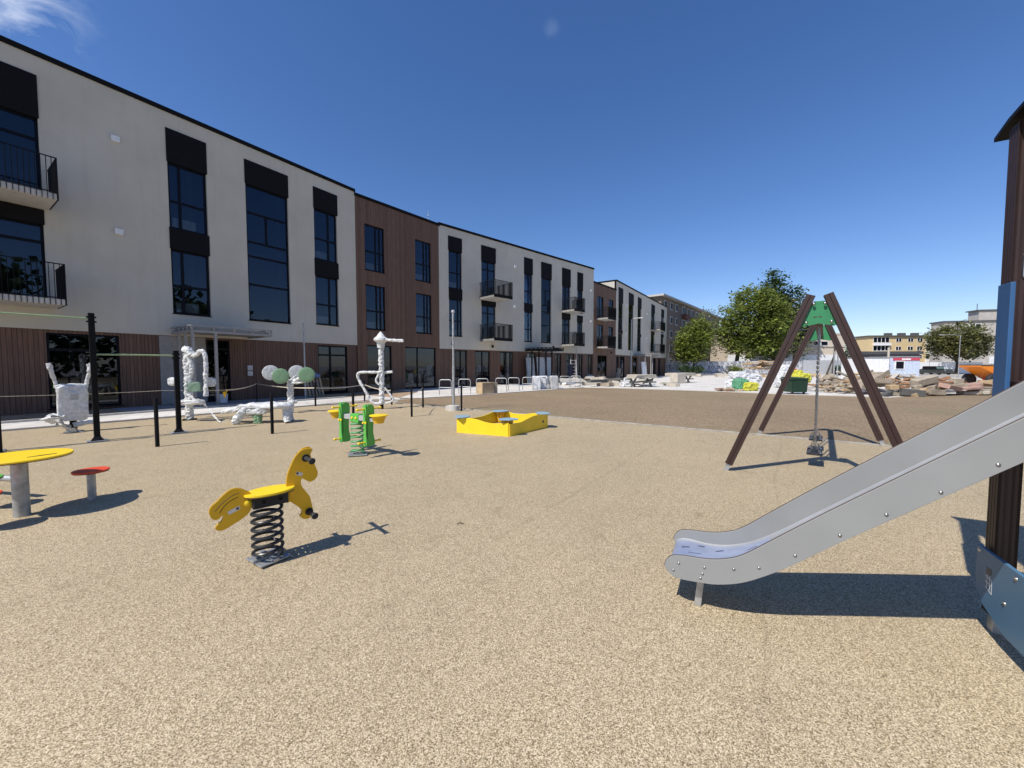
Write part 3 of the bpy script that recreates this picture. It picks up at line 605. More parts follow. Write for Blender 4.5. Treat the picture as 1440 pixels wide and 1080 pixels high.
MB().cyl(FC_*.45+RC_*.55+Vector((-.005,.0,.12)), FC_*.45+RC_*.55+Vector((.016,-.012,.12)), .018).build('bolt_cap', m_yel2, sb)
q = (RC_-FC_).normalized(); MB().obox(FC_+q*1.32+q.cross(Zv)*.012+Zv*.17, q*.07, q.cross(Zv)*.001, Zv*.06).build('sticker', m_ink, sb)
# ------------------------------------------------------------------ table and stools
def rnd_table(name, x, y, z, r, pr, mat, label, cat, sides=40):
    t = thing(name, (x,y,0), label, cat)
    tp = MB().lathe([(0,z-.018),(r-.004,z-.018),(r,z-.013),(r,z-.004),(r-.004,z),(0,z)], (x,y,0), sides).build('table_top' if r > .3 else 'seat', mat, t)
    MB().lathe([(0,z-.026),(r-.006,z-.026),(r-.006,z-.018),(0,z-.018)], (x,y,0), sides).build('underside', m_ply, tp)
    MB().cyl((x,y,-.05), (x,y,z-.026), pr, n=24).build('post', m_galv, t); return t
t = rnd_table('play_table', -4.91, 3.79, .605, .365, .058, m_yel2, 'round yellow play table on a thick galvanised post', 'table')
tt = t.children[0] if t.children[0].name.startswith('table_top') else t.children[1]
for p in ([(-4.66,3.9),(-4.70,3.80),(-4.74,3.72)], [(-5.0,3.6),(-4.94,3.56),(-4.88,3.58)], [(-5.1,3.66),(-5.02,3.6),(-4.98,3.52)]):
    MB().tube([(*q, .606) for q in p], [.004,.006,.003], 5).build('dark_line', m_ply, tt)  # thin dark lines laid on the table top
rnd_table('round_stool', -4.73, 4.27, .335, .15, .036, m_red, 'round red stool half in the shade of the yellow table', 'stool')
rnd_table('round_stool', -4.86, 3.42, .335, .16, .036, m_red, 'round red stool cut off by the left picture edge, in front of the yellow table', 'stool')
rnd_table('round_stool', -5.53, 3.95, .335, .15, .036, m_grn, 'round green stool left of the yellow table post', 'stool')
pp = MB().tube([(-7.6,4.6,.26), (-5.55,4.24,.24)], .035, 14); pp.cyl((-7.0,4.5,-.05), (-7.0,4.5,.26), .03); tag(pp.build('balance_pipe', m_galv, loc=(-7,4.5,0)), 'galvanised pipe end sticking out behind the yellow table post', 'pipe')
# ------------------------------------------------------------------ swing
W1 = Face((3.08, 5.475), 125); S0 = W1.P(.985, 0, 0); back = Vector((2.3, 2.85, 0))
sw = thing('swing_set', tuple(S0+back*.5), 'dark brown A frame swing stand with green top plates', 'swing frame')
for off in (Vector((0,0,0)), back):
    for f, tp in ((.035,.90),(1.935,1.07)):
        p0, p1 = W1.P(f,0,.10)+off, W1.P(tp,0,2.40)+off; sd = W1.n
        d = (p1-p0).normalized(); a = sd.cross(d).normalized()
        lg = MB(); e = .003
        for k in (-1, 1): lg.obox((p0+p1)/2+a*k*.0255, a*.047, sd*.095, p1-p0)
        lg.obox((p0+p1)/2, a*.006, sd*.08, (p1-p0)*.998)
        L = lg.build('leg', m_brown, sw, bevel=.004)
        ft = MB().obox(p0-d*.06, a*.06, sd*.06, d*.2); ft.build('foot_bracket', m_galv, L)
    pt = MB().prism([(.79,2.02),(.83,2.0),(.985,2.035),(1.14,2.0),(1.18,2.02),(1.06,2.30),(1.03,2.32),(.94,2.32),(.91,2.30)], W1.o+off, W1.d, Zv, W1.n*.02)
    P = pt.build('top_plate', m_grnd, sw, bevel=.003)
    for s, z in ((.86,2.05),(1.11,2.05),(.93,2.28),(1.04,2.28)):
        MB().blob(W1.P(s, .05 if off.length < 1 else -.05, z)+off, (.018,.018,.018)).build('bolt', m_steel, P)
    for s, z in ((1.13,2.33),(1.19,2.18),(1.25,2.02),(.78,2.02),(.74,1.9)):
        MB().blob(W1.P(s, 0, z)+off, (.02,.02,.02)).build('bolt', m_steel, P)
    for s, z in ((.95,2.12),(1.0,2.12)): MB().obox(W1.P(s, .0115 if off.length < 1 else -.0115, z)+off, W1.d*.035, W1.n*.002, Zv*.012).build('slot', m_ply, P)
MB().beam(S0+Zv*2.12, S0+back+Zv*2.12, .09, .09, W1.d).build('crossbar', m_brown, sw, bevel=.005)
cb = back.normalized()
def link(mb, c, d, a, L, r, wire):
    d, a = Vector(d), Vector(a)
    pts = [c+d*(L/2-r)+(d*math.sin(q)+a*math.cos(q))*r for q in (math.pi*i/4 for i in range(5))] + [c-d*(L/2-r)-(d*math.sin(q)+a*math.cos(q))*r for q in (math.pi*i/4 for i in range(5))]
    mb.tube(pts, wire, 5, closed=True)
def chain(p0, p1):
    mb = MB(); p0, p1 = Vector(p0), Vector(p1); d = (p1-p0); n = int(d.length/.034); u = d.normalized(); a = u.orthogonal().normalized(); b = u.cross(a)
    for i in range(n): link(mb, p0+d*((i+.5)/n), u, a if i % 2 else b, .05, .011, .0042)
    return mb
for fr, lab in ((.30,'black rubber swing seat on chains nearer the camera'), (.68,'black rubber swing seat on chains behind the nearer swing seat')):
    c = S0+back*fr
    t = thing('hanging_swing', (c.x, c.y, 0), lab, 'swing', 'swing seats on the brown frame'); z = .20
    q = MB().obox(c+Zv*z, cb*.42, cb.cross(Zv)*.185, Zv*.03); q.obox(c+Zv*(z+.018), cb*.40, cb.cross(Zv)*.165, Zv*.008); s_ = q.build('seat', m_rub, t, bevel=.01)
    for sg in (-1, 1):
        e = c+cb*sg*.20; x = cb.cross(Zv)
        ch = chain(e+Zv*(z+.16), e+cb*sg*.03+Zv*2.08)
        for k in (-1, 1):
            y = chain(e+x*k*.07+Zv*(z+.015), e+Zv*(z+.16)); ch.v, o_ = ch.v+y.v, len(ch.v); ch.f += [tuple(i+o_ for i in f) for f in y.f]; ch.mi += y.mi; ch.sm += y.sm
        ch.build('chain', m_steel, t)
        for k in (-1, 1): MB().lathe([(.026,0),(.024,.006),(.01,.01),(0,.01)], e+x*k*.07*1.0+Zv*(z+.022), 12).build('washer', m_steel, s_)
# ------------------------------------------------------------------ slide and its tower
SF = Face((1.05, 2.27), 120)
sl = thing('playground_slide', (1.13, 2.43, 0), 'grey straight slide on a dark brown play tower with blue panels', 'slide')
TOP = [(-.122,.262),(-.108,.305),(-.072,.338),(0,.352),(.11,.362),(.20,.385),(.29,.43),(.43,.55),(.65,.742),(1.03,1.06),(1.29,1.275),(1.62,1.55)]
BOT = [(1.62,1.355),(1.3,1.088),(.95,.80),(.71,.60),(.51,.425),(.40,.34),(.29,.27),(.18,.228),(.09,.212),(-.04,.203),(-.09,.222)]
tp = [(p.x,p.y) for p in smoothpath([(a,b,0) for a,b in TOP], 5)]; bt = [(p.x,p.y) for p in smoothpath([(a,b,0) for a,b in BOT], 5)]
WD = .42
for n_, nm in ((0, 'near'), (-WD, 'far')):
    p = MB().prism(tp+bt, SF.o+SF.n*(n_-.0075), SF.d, Zv, SF.n*.015).build('side_panel', m_slide, sl, bevel=.002)
    e = MB().tube([SF.P(a, n_-.0075, b+.0005) for a, b in tp], .0032, 6); e.build('edge_trim', m_ply, p)
    for s, z in ((-.04,.30),(-.07,.25),(.10,.31),(.25,.34),(.37,.38),(.09,.27),(.08,.24),(.53,.49),(.71,.64),(.88,.78),(1.06,.92),(1.23,1.07),(1.42,1.22)):
        sgn = 1 if n_ == 0 else -1; o = 0 if n_ == 0 else -WD-.015
        MB().lathe([(.0085,0),(.0078,.003),(.004,.006),(0,.0065)], SF.P(s, o, z), 12, SF.n*sgn).build('bolt', m_steel, p)
bed = [(-.113,.225),(-.105,.248),(-.085,.265),(-.05,.275),(.0,.277),(.09,.272),(.18,.281),(.27,.309),(.36,.352),(.48,.437),(.65,.577),(.95,.827),(1.3,1.115),(1.62,1.38)]
bd = [(p.x,p.y) for p in smoothpath([(a,b,0) for a,b in bed], 4)]
cm = MB(); vs = []
for u, z in bd: vs += [SF.P(u, -.016, z+.012), SF.P(u, -.028, z), SF.P(u, -WD+.013, z), SF.P(u, -WD+.001, z+.012)]
cm.add(vs, [(4*i+k, 4*i+4+k, 4*i+5+k, 4*i+1+k) for i in range(len(bd)-1) for k in range(3)], True)
low = [(u, z-.03) for u, z in bd]; vs = [SF.P(u, n_, z) for u, z in low for n_ in (-.016, -WD+.001)]
cm.add(vs, [(2*i, 2*i+1, 2*i+3, 2*i+2) for i in range(len(bd)-1)], True)
ch = cm.build('chute', m_chute, sl, angle=50)
fv = [SF.P(u, n_, z+.0008) for u, z in bd if -.1 <= u <= .46 for n_ in (-.03, -WD+.015)]
fm = MB(); fm.add(fv, [(2*i, 2*i+1, 2*i+3, 2*i+2) for i in range(len(fv)//2-1)], True); fm.build('protective_film', m_pfilm, ch)
for u, n_, a, L in ((-.03,-.30,.5,.05),(-.045,-.15,.6,.045),(.03,-.24,.35,.08),(.03,-.12,.5,.08),(.17,-.34,.4,.05),(.2,-.12,.5,.05),(.06,-.37,.2,.04),(.13,-.05,.4,.05),(.35,-.33,.3,.07),(.55,-.3,.3,.06),(.8,-.34,.2,.07)):
    z = next((bd[i][1]+(bd[i+1][1]-bd[i][1])*(u-bd[i][0])/(bd[i+1][0]-bd[i][0]) for i in range(len(bd)-1) if bd[i][0] <= u <= bd[i+1][0]), .3)
    z2 = next((bd[i][1]+(bd[i+1][1]-bd[i][1])*(u+.04-bd[i][0])/(bd[i+1][0]-bd[i][0]) for i in range(len(bd)-1) if bd[i][0] <= u+.04 <= bd[i+1][0]), .3)
    td = (SF.d*.04+Zv*(z2-z)).normalized(); up = td.cross(SF.n); up = up if up.z > 0 else -up
    MB().obox(SF.P(u, n_, z)+up*.0024, (td*math.cos(a)-SF.n*math.sin(a))*L, (td*math.sin(a)+SF.n*math.cos(a))*(.010 if L < .06 else .003), up*.001).build('film_scrap', m_scuff, ch)
for n_ in (-.12, -WD+.1):
    lg = MB().beam(SF.P(.055,n_,-.06), SF.P(.085,n_,.27), .038, .006, SF.d); lg.build('support_leg', m_galv, sl)
def sbox(s0, s1, n0, n1, z0, z1, nm, mat, par, bv=.004): b = MB(); SF.box(b, s0, s1, n0, n1, z0, z1); return b.build(nm, mat, par, bevel=bv)
for s in (1.5, 2.55):
    for n_ in (-.745, .22):
        b = MB(); SF.box(b, s+.002, s+.083, n_+.002, n_+.083, .10, 2.79)
        for k in (.0, .024, .05, .073): SF.box(b, s+k, s+k+.012, n_, n_+.085, .1, 2.79)
        for k in (.0, .024, .05, .073): SF.box(b, s-.0012, s+.0862, n_+k, n_+k+.012, .101, 2.789)
        p = b.build('tower_post', m_brown, sl)
        sbox(s+.015, s+.07, n_+.015, n_+.07, -.1, .099, 'post_foot', m_galv, p)
        b = MB(); SF.box(b, s+.035, s+.10, n_+.06, n_+.10, 1.96, 2.10); b.build('clamp', m_steel, p, bevel=.015) if n_ < 0 else None
sbox(1.5, 2.63, -.655, .22, 1.36, 1.42, 'platform', m_brown, sl)
lp = MB().prism([(-.45,.10),(.45,.10),(.66,.16),(.74,.235),(.74,.475),(-.45,.475)], SF.P(1.475,0,0), -SF.n, Zv, SF.d*.019).build('blue_panel', m_blu2, sl, bevel=.003)
sbox(1.472, 1.491, -.70, -.585, 1.12, 1.94, 'blue_panel', m_blu, sl, .003)
sbox(1.472, 1.491, .14, .3, 1.12, 1.94, 'blue_panel', m_blu, sl, .003)
def mark(pts, th=.0035, par=lp, mat=m_paper):
    mb = MB()
    for (a, b), (c, d) in pts:
        p0, p1 = SF.P(1.4652, -a, b), SF.P(1.4652, -c, d); mb.obox((p0+p1)/2, p1-p0, SF.d*.0008, (p1-p0).cross(SF.d).normalized()*th)
    mb.build('pictogram', mat, par)
x0, z0 = .61, .285
mark([((x0+.03,z0+.05),(x0-.03,z0+.045)), ((x0+.015,z0+.07),(x0+.012,z0-.01)), ((x0-.01,z0+.07),(x0-.014,z0-.01)), ((x0+.03,z0+.02),(x0-.035,z0+.014)), ((x0+.03,z0-.012),(x0+.008,z0-.016)), ((x0+.0,z0-.016),(x0-.03,z0-.03)), ((x0-.03,z0+.045),(x0-.033,z0-.03))])
b = MB().prism([(-.025,.0),(-.018,-.02),(.02,-.022),(.026,0),(.02,.022),(.008,.014),(-.006,.016),(-.018,.024)], SF.P(1.4648,-.61,.37), -SF.n, Zv, SF.d*.001); b.build('pictogram', m_ink, lp)
for a, z in ((.46,.27),(.71,.45),(.38,.44)): MB().lathe([(.012,0),(.010,.005),(0,.007)], SF.P(1.4655,-a,z), 12, -SF.d).build('bolt', m_steel, lp)
rf = MB(); prof = [(.42-.1265*i, 2.795+.07*math.sin(math.pi*i/10)-(.02 if i in (0,10) else 0)) for i in range(11)]
rf.prism([(a,b) for a,b in prof]+[(a,b+.022) for a,b in prof[::-1]], SF.P(2.10,0,0), SF.n, Zv, SF.d*1.24); rf.build('roof', m_black, sl)
# ------------------------------------------------------------------ pull-up bars
m_bar = M('pale_green_bar', (.30,.40,.22), .4)
pu = thing('pull_up_bars', (-8.3, 7.64, 0), 'tall black square posts carrying green pull up bars', 'pull-up bar')
pd = Vector((.60,.80,0)); P1 = Vector((-8.3,7.64,0)); P2 = Vector((-7.52,8.63,0)); P0 = P1-Vector((.78,.99,0))*1.0; Pm = P0-Vector((.78,.99,0))
an = math.atan2(.99,.78)
for p, hh in ((Pm,1.84),(P0,2.54),(P1,2.54),(P2,1.84)):
    b = MB().box(p+Zv*(hh/2), (.088,.088,hh), an); po = b.build('post', m_black, pu, bevel=.008)
    f = MB().lathe([(.13,.0),(.125,.02),(.085,.06),(.06,.11)], p, 4); f.build('post_foot', m_black, po); MB().box(p+Zv*.006, (.3,.3,.016), an).build('base_plate', m_galv, po)
    for z in (hh-.08, hh-.17):
        for a in (0, 1):
            d = Vector((math.cos(an+a*math.pi/2), math.sin(an+a*math.pi/2), 0))
            MB().cyl(p+d*-.07+Zv*z, p+d*.07+Zv*z, .017, n=10).build('bolt', m_black, po)
for a, b, z in ((P0,P1,2.43),(P1,P2,1.73),(Pm,P0,1.73)): MB().tube([a+Zv*z, b+Zv*z], .0165, 10).build('bar', m_bar, pu)
# ------------------------------------------------------------------ fitness machines still in white wrapping
RW = random.Random(3)
def crumple(vs, amp, f=9.0):
    out = []
    for p in vs:
        d = mnoise.noise_vector(p*f)*amp+mnoise.noise_vector(p*f*2.7)*amp*.55
        out.append(p+d)
    return out
def wrap(mb, pts, r, k=5, n=14, jit=.2, lump=.012, amp=None):
    P = smoothpath(pts, 4); Q = []
    for p, q in zip(P, P[1:]):
        m_ = max(1, int((q-p).length/.03)); Q += [p.lerp(q, i/m_) for i in range(m_)]
    Q.append(P[-1]); t = MB().tube(Q, [r*(1+.5*jit*mnoise.noise(p*7)) for p in Q], max(n, 14))
    mb.add(crumple([Vector(v) for v in t.v], amp or r*.42, 15), t.f, False); return mb
def tail(mb, pts, w0, n=6):
    P = smoothpath(pts, n); vs = []
    for i, p in enumerate(P):
        q = Vector((RW.uniform(-.4,.4)+.8, RW.uniform(-.6,.6), RW.uniform(-.5,.5))).normalized()*w0*(1-.3*i/len(P)); vs += [p-q/2, p+q/2]
    mb.add(vs, [(2*i,2*i+1,2*i+3,2*i+2) for i in range(len(P)-1)], True); return mb
def wrapbox(mb, c, ax, ay, az, e=.35, nu=16, nv=12, jit=.03, f=6.0):
    c, ax, ay, az = (Vector(v) for v in (c, ax, ay, az)); vs = []; nu, nv = 40, 26; m_ = max(ax.length, ay.length, az.length)
    sg = lambda v, p: math.copysign(abs(v)**p, v)
    for j in range(nv+1):
        th = math.pi*(j/nv-.5)
        for i in range(nu):
            ph = 2*math.pi*i/nu
            vs.append(c+(ax*sg(math.cos(th),e)*sg(math.cos(ph),e)+ay*sg(math.cos(th),e)*sg(math.sin(ph),e)+az*sg(math.sin(th),e))*.5)
    vs = crumple(vs, (.018+jit*.35)*min(1.6, max(.5, m_)), f/max(.6, min(m_, 1.3)))
    mb.add(vs, [(j*nu+i, j*nu+(i+1)%nu, (j+1)*nu+(i+1)%nu, (j+1)*nu+i) for j in range(nv) for i in range(nu)], False); return mb
# chest press
cx = Vector((-10.0, 8.72, 0)); wa = Vector((.57,.82,0)); wn = Vector((.82,-.57,0))
cp = thing('chest_press', tuple(cx), 'chest press machine with white wrapped seat back and two raised arms', 'fitness machine')
MB().box(cx+Zv*.22, (.1,.1,.44), rad(35)).build('post', m_black, cp, bevel=.006); MB().box(cx+Zv*.01, (.26,.26,.02), rad(35)).build('base_plate', m_galv, cp)
b = wrapbox(MB(), cx+wn*.06+Zv*.66, wa*.47, wn*.15, Zv*.80, .3, 20, 16); bk_ = b.build('backrest', m_film, cp)
b = wrapbox(MB(), cx+wn*.0+Zv*1.03, wa*.50, wn*.18, Zv*.13, .5, 18, 8, .06); b.build('top_bar', m_film, cp)
MB().obox(cx+wn*.145+Zv*.80+wa*.02, wa*.12, wn*.002, Zv*.13).build('sticker', m_alu, bk_)
for s in (-1, 1):
    wrap(MB(), [cx+wa*s*.22+Zv*1.02, cx+wa*s*.25+Zv*1.2, cx+wa*s*.29+wn*.04+Zv*1.38, cx+wa*s*(.33 if s < 0 else .27)+wn*.06+Zv*1.54], .035).build('arm', m_film, cp)
    t_ = wrap(MB(), [cx+wa*s*.28+wn*.05+Zv*1.36, cx+wa*s*.32+wn*.06+Zv*1.56], .045, jit=.12); t_.build('grip', m_film, cp)
tl_ = tail(MB(), [cx+wa*-.2+wn*.1+Zv*.42, cx+wa*-.42+wn*.15+Zv*.36, cx+wa*-.25+wn*.2+Zv*.22, cx+wn*.25+Zv*.01], .2); tail(tl_, [cx+wa*-.2+wn*.12+Zv*.3, cx+wa*-.1+wn*.2+Zv*.12, cx+wa*.1+wn*.25+Zv*.015], .18); tl_.build('loose_film', m_film, cp)
wrap(MB(), [cx+wa*.0+Zv*.16+wn*.05, cx+wa*.22+wn*.1+Zv*.2, cx+wa*.38+wn*.1+Zv*.2], .05).build('foot_bar', m_film, cp)
# lat pull machine with seat
mc = Vector((-8.97, 10.65, 0)); lp_ = thing('lat_pull_machine', tuple(mc), 'tall wrapped pull down machine with bent overhead arm and green seat back', 'fitness machine')
col = wrap(MB(), [mc+Zv*.02, mc+Zv*.5, mc+Zv*1.0, mc+Zv*1.5, mc+Zv*1.85], .09, 4, 12, .15); col.build('column', m_film, lp_)
MB().box(mc+Zv*.012, (.3,.3,.024), rad(35)).build('base_plate', m_black, lp_)
c_ = wrap(MB(), [mc+Vector((-.03,.0,1.95)), mc+Vector((.1,-.08,1.92)), mc+Vector((.26,-.14,1.78))], .10, 4, 12, .2); c_.build('head', m_film, lp_)
wrap(MB(), [(-8.74,10.5,1.78),(-8.55,10.45,1.80),(-8.42,10.4,1.90),(-8.32,10.4,1.88),(-8.27,10.4,1.70),(-8.28,10.4,1.2),(-8.29,10.4,.68)], .05, 5, 10, .2).build('arm', m_film, lp_)
wrap(MB(), [(-8.84,10.52,1.78),(-8.74,10.5,1.5),(-8.78,10.5,1.15)], .05, 5, 10, .25).build('arm', m_film, lp_)
wrapbox(MB(), (-8.62,10.42,.93), (.34,.04,0), (0,.05,0), (0,0,.26), .25).build('seat_back', m_filmd, lp_)
wrapbox(MB(), (-8.62,10.3,.52), (.62,.1,0), (-.1,.32,0), (0,0,.12), .4, 18, 8, .1).build('seat', m_film, lp_)
tail(MB(), [(-8.75,10.4,.62),(-8.5,10.2,.66),(-8.25,10.2,.5)], .2).build('loose_film', m_film, lp_)
for x, y in ((-9.46,10.72),(-8.22,10.52)): wrapbox(MB(), (x,y,1.06), (.22,.03,0), (-.02,.1,0), (0,0,.24), .6, 14, 10, .06).build('disc_pad', m_film, lp_)
tail(MB(), [(-8.3,10.3,.5),(-8.1,10.25,.32),(-7.9,10.2,.12),(-7.75,10.15,.02),(-7.55,10.1,.012)], .07).build('loose_film', m_film, lp_)
# sit-up bench
bc = Vector((-6.7,10.05,0)); be = thing('sit_up_bench', tuple(bc), 'low wide exercise bench wrapped in white film with a green foot', 'fitness machine')
wrapbox(MB(), (-6.5,10.1,.45), (1.25,.1,0), (-.05,.5,0), (0,0,.13), .5, 22, 10, .06).build('bench_top', m_film, be)
wrapbox(MB(), (-7.25,10.1,.36), (.75,-.1,.18), (.05,.4,0), (.0,0,.12), .6, 18, 8, .08).build('wing', m_film, be)
wrapbox(MB(), (-6.7,10.0,.33), (.7,.05,0), (0,.3,0), (0,0,.18), .6, 18, 8, .08).build('frame_wrap', m_film, be)
for pts, r in (([(-6.85,9.95,.44),(-6.98,9.85,.25),(-7.12,9.8,.02)], .10), ([(-6.0,10.15,.42),(-5.95,10.1,.2),(-5.9,10.05,.02)], .085), ([(-6.12,10.4,.4),(-6.05,10.4,.2),(-6.0,10.4,.02)], .08)):
    wrap(MB(), pts, r, 4, 12, .25).build('leg', m_film, be)
wrap(MB(), [(-6.63,9.98,.02),(-6.63,9.98,.15),(-6.63,9.98,.3)], .09, 3, 12, .15).build('centre_foot', m_filmg, be)
# wheel discs on a post
dk = thing('arm_wheel_machine', (-7.1,12.3,0), 'arm wheel machine with four round discs on one post, two discs green', 'fitness machine')
wrap(MB(), [(-7.1,12.3,.0),(-7.1,12.3,.5),(-7.1,12.3,1.0)], .085, 5, 12, .08).build('post', m_film, dk)
fd = Vector((.55,-.84,0)).normalized(); rt = fd.cross(Zv)*-1
for (x,y,z), m in (((-7.68,12.25,1.28),m_film), ((-7.25,12.05,1.18),m_filmg), ((-6.93,12.4,1.28),m_film), ((-6.46,12.1,1.22),m_filmg)):
    o = MB().lathe([(0,-.03),(.2,-.03),(.235,-.02),(.24,0),(.235,.02),(.2,.03),(.06,.02),(0,.02)], (x,y,z), 26, fd); d_ = o.build('disc', m, dk)
    wrap(MB(), [Vector((-7.1,12.3,1.0)), (Vector((-7.1,12.3,1.0))+Vector((x,y,z)))/2+Zv*-.03, Vector((x,y,z))-fd*.05], .05, 4, 8, .2).build('arm', m_film, dk)
wrapbox(MB(), (-6.78,12.25,.98), (.42,.05,.06), (0,.12,0), (0,0,.1), .6, 14, 8, .12).build('loose_film', m_film, dk)
wrapbox(MB(), (-7.0,12.25,.35), (.16,.0,0), (0,.3,0), (0,0,.1), .6, 12, 8, .12).build('foot_rest', m_film, dk)
# rotating pole machine
rp = Vector((-4.54,13.37,0)); rm = thing('twister_pole', tuple(rp), 'tall wrapped fitness pole with cap, side arm and bent hand rails', 'fitness machine')
wrap(MB(), [rp+Zv*.16, rp+Zv*.9, rp+Zv*1.6, rp+Zv*2.25], .085, 5, 12, .06).build('pole', m_film, rm); MB().cyl(rp, rp+Zv*.18, .06, n=12).build('pole_base', m_black, rm)
MB().lathe([(0,-.3),(.12,-.28),(.14,-.1),(.24,-.02),(.23,.05),(.14,.12),(.09,.2),(.02,.28),(0,.29)], rp+Zv*2.4, 14).build('cap', m_film, rm)
wrap(MB(), [rp+Vector((.1,-.05,2.42)), rp+Vector((.4,-.1,2.38)), rp+Vector((.82,-.15,2.36))], .05, 5, 10, .25).build('arm', m_film, rm)
wrap(MB(), [rp+Vector((0,-.05,1.28)), (-5.0,13.3,1.28), (-5.28,13.3,1.26), (-5.33,13.3,1.1), (-5.15,13.3,.75), (-4.9,13.3,.3), (-4.75,13.3,.2), rp+Vector((0,-.05,.2))], .045, 6, 10, .15).build('hand_rail', m_film, rm)
wrap(MB(), [rp+Vector((0,.05,1.26)), (-4.3,13.45,1.28), (-4.18,13.45,1.28)], .045, 5, 10, .15).build('hand_rail', m_film, rm)
wrap(MB(), [rp+Vector((-.05,-.08,1.22)), rp+Vector((-.16,-.1,1.0)), rp+Vector((-.05,-.1,.85))], .035, 5, 8, .2).build('loose_film', m_film, rm)
wrap(MB(), [rp+Vector((.1,0,.75)), (-4.25,13.4,.5), (-4.16,13.4,.3), rp+Vector((.1,0,.18))], .035, 5, 8, .2).build('hand_rail', m_film, rm)
# ------------------------------------------------------------------ bollards, stake, tape
def bollard(): return MB().lathe([(.032,-.05),(.032,.885),(.028,.898),(.015,.903),(0,.903)], (0,0,0), 14)
b0 = None
for x, y, lab in ((-6.59,7.09,'thin black bollard right of the tall pull up post'), (-5.3,8.45,'thin black bollard in front of the wrapped bench'), (-4.21,10.16,'thin black bollard behind the green spring rocker'), (-2.96,11.3,'thin black bollard left of the street lamp, nearest on the beige surface'), (-3.21,13.83,'thin black bollard at the soil edge between tape and lamp'), (-1.68,12.74,'thin black bollard just right of the lamp post base'), (-4.66,14.85,'thin black bollard right of the twister pole at the soil corner'), (-6.16,16.03,'thin black bollard at the kerb left of the twister pole'), (-7.34,14.32,'thin black bollard at the kerb in front of the leaning boards'), (-8.87,6.6,'black bollard base behind the yellow table at the left edge')):
    if b0 is None: b0 = b = tag(bollard().build('bollard', m_black), lab, 'bollard', 'black bollards round the playground'); b.location = (x,y,0)
    else: b = dup(b0, (x,y,0), 0, lab)
tag(MB().tube([(-10.9,16.4,-.05),(-10.9,16.4,.78)], .022, 8).build('tape_stake', m_black, loc=(-10.9,16.4,0)), 'thin dark stake holding the barrier tape by the brown wall', 'stake')
def sag(a, b, s=.06, n=8): return [Vector(a).lerp(Vector(b), i/n)+Zv*(-s*4*(i/n)*(1-i/n)) for i in range(n)]
def tape(pts, lab):
    mb = MB(); P = []
    for a, b in zip(pts, pts[1:]): P += sag(a, b)
    P.append(Vector(pts[-1])); vs = []
    for i, p in enumerate(P):
        t = .5*i; q = Vector((.2*math.sin(t), .2*math.cos(t*.7), 1)).normalized()*.035; vs += [p-q/2, p+q/2]
    mb.add(vs, [(2*i,2*i+1,2*i+3,2*i+2) for i in range(len(P)-1)]); return tag(mb.build('barrier_tape', m_tape, loc=pts[0]), lab, 'barrier tape')
tape([(-8.66,11.6,.77),(-10.9,16.4,.74),(-7.34,14.32,.68),(-6.16,16.03,.72),(-4.66,14.85,.55)], 'cream barrier tape strung along the kerb from the stake to the bollards')
tape([(-2.96,11.3,.74),(-3.21,13.83,.72)], 'short piece of cream tape between two bollards left of the street lamp')
tag(MB().tube(sag((-13.2,7.6,.86),(-9.9,10.9,.80),.05)+sag((-9.9,10.9,.80),(-8.66,11.6,.77),.01)+[Vector((-8.66,11.6,.77))], .004, 5).build('barrier_rope', m_tape, loc=(-9.9,10.9,0)), 'thin rope stretched behind the chest press machine', 'rope')
tg = MB().box((-8.62,11.55,.66), (.03,.004,.2), rad(40), (0,.4)); tg.box((-8.66,11.56,.64), (.05,.004,.16), rad(30), (.1,-.2)); tag(tg.build('tape_tag', m_yel, loc=(-8.64,11.55,.66)), 'yellow tag dangling from the end of the barrier tape', 'tag')

tag(MB().tube([(-.52,3.57,.008),(-.50,3.59,.014),(-.46,3.58,.008)], .004, 5).build('twig', m_dgrey2, loc=(-.5,3.58,0)), 'small dark twig lying on the beige surface right of the horse shadow', 'twig')
# ------------------------------------------------------------------ lamp posts
def lamp_post(x, y, h_, lab, arm=0, base=False, rz=0, w_=.045):
    t = thing('street_lamp', (x,y,0), lab, 'street lamp')
    MB().tube([(x,y,-.05),(x,y,h_*.45),(x,y,h_*.451),(x,y,h_)], [w_, w_, w_*.8, w_*.76], 14).build('pole', m_galv, t)
    if base: MB().lathe([(.2,-.02),(.2,.16),(.19,.17),(0,.17)], (x,y,0), 20).build('concrete_base', m_conc, t); MB().box((x-.16,y+.02,.05),(.16,.24,.2),.5).build('foundation_block', m_conc, t)
    if arm:
        d = Vector((math.cos(rz), math.sin(rz), 0)); p = Vector((x,y,h_))
        MB().tube(smoothpath([p-Zv*.3, p, p+d*arm*.4+Zv*.12, p+d*arm+Zv*.12], 5), .03, 8).build('arm', m_galv, t)
        MB().obox(p+d*(arm+.2)+Zv*.1, d*.55, d.cross(Zv)*.2, Zv*.09).build('lamp_head', m_alu, t, bevel=.03)
    else: MB().lathe([(.036,-.02),(.06,0),(.06,.05),(.03,.08),(0,.085)], (x,y,h_), 14).build('lamp_socket', m_alu, t)
    return t
lamp_post(-1.97,12.94,3.28, 'galvanised lamp post on a round concrete base behind the sandbox', base=True)
lamp_post(-9.69,18,3.4, 'galvanised lamp post behind the arm wheel machine discs')
lamp_post(6.0,36,3.2, 'slim lamp post beside the step ladder')
lamp_post(14.2,46,7.0, 'tall street lamp with short arm in front of the farthest white section', .9, rz=-.6, w_=.075)
lamp_post(24.3,60,3.4, 'slim pale lamp post at the far end of the new building', w_=.06)
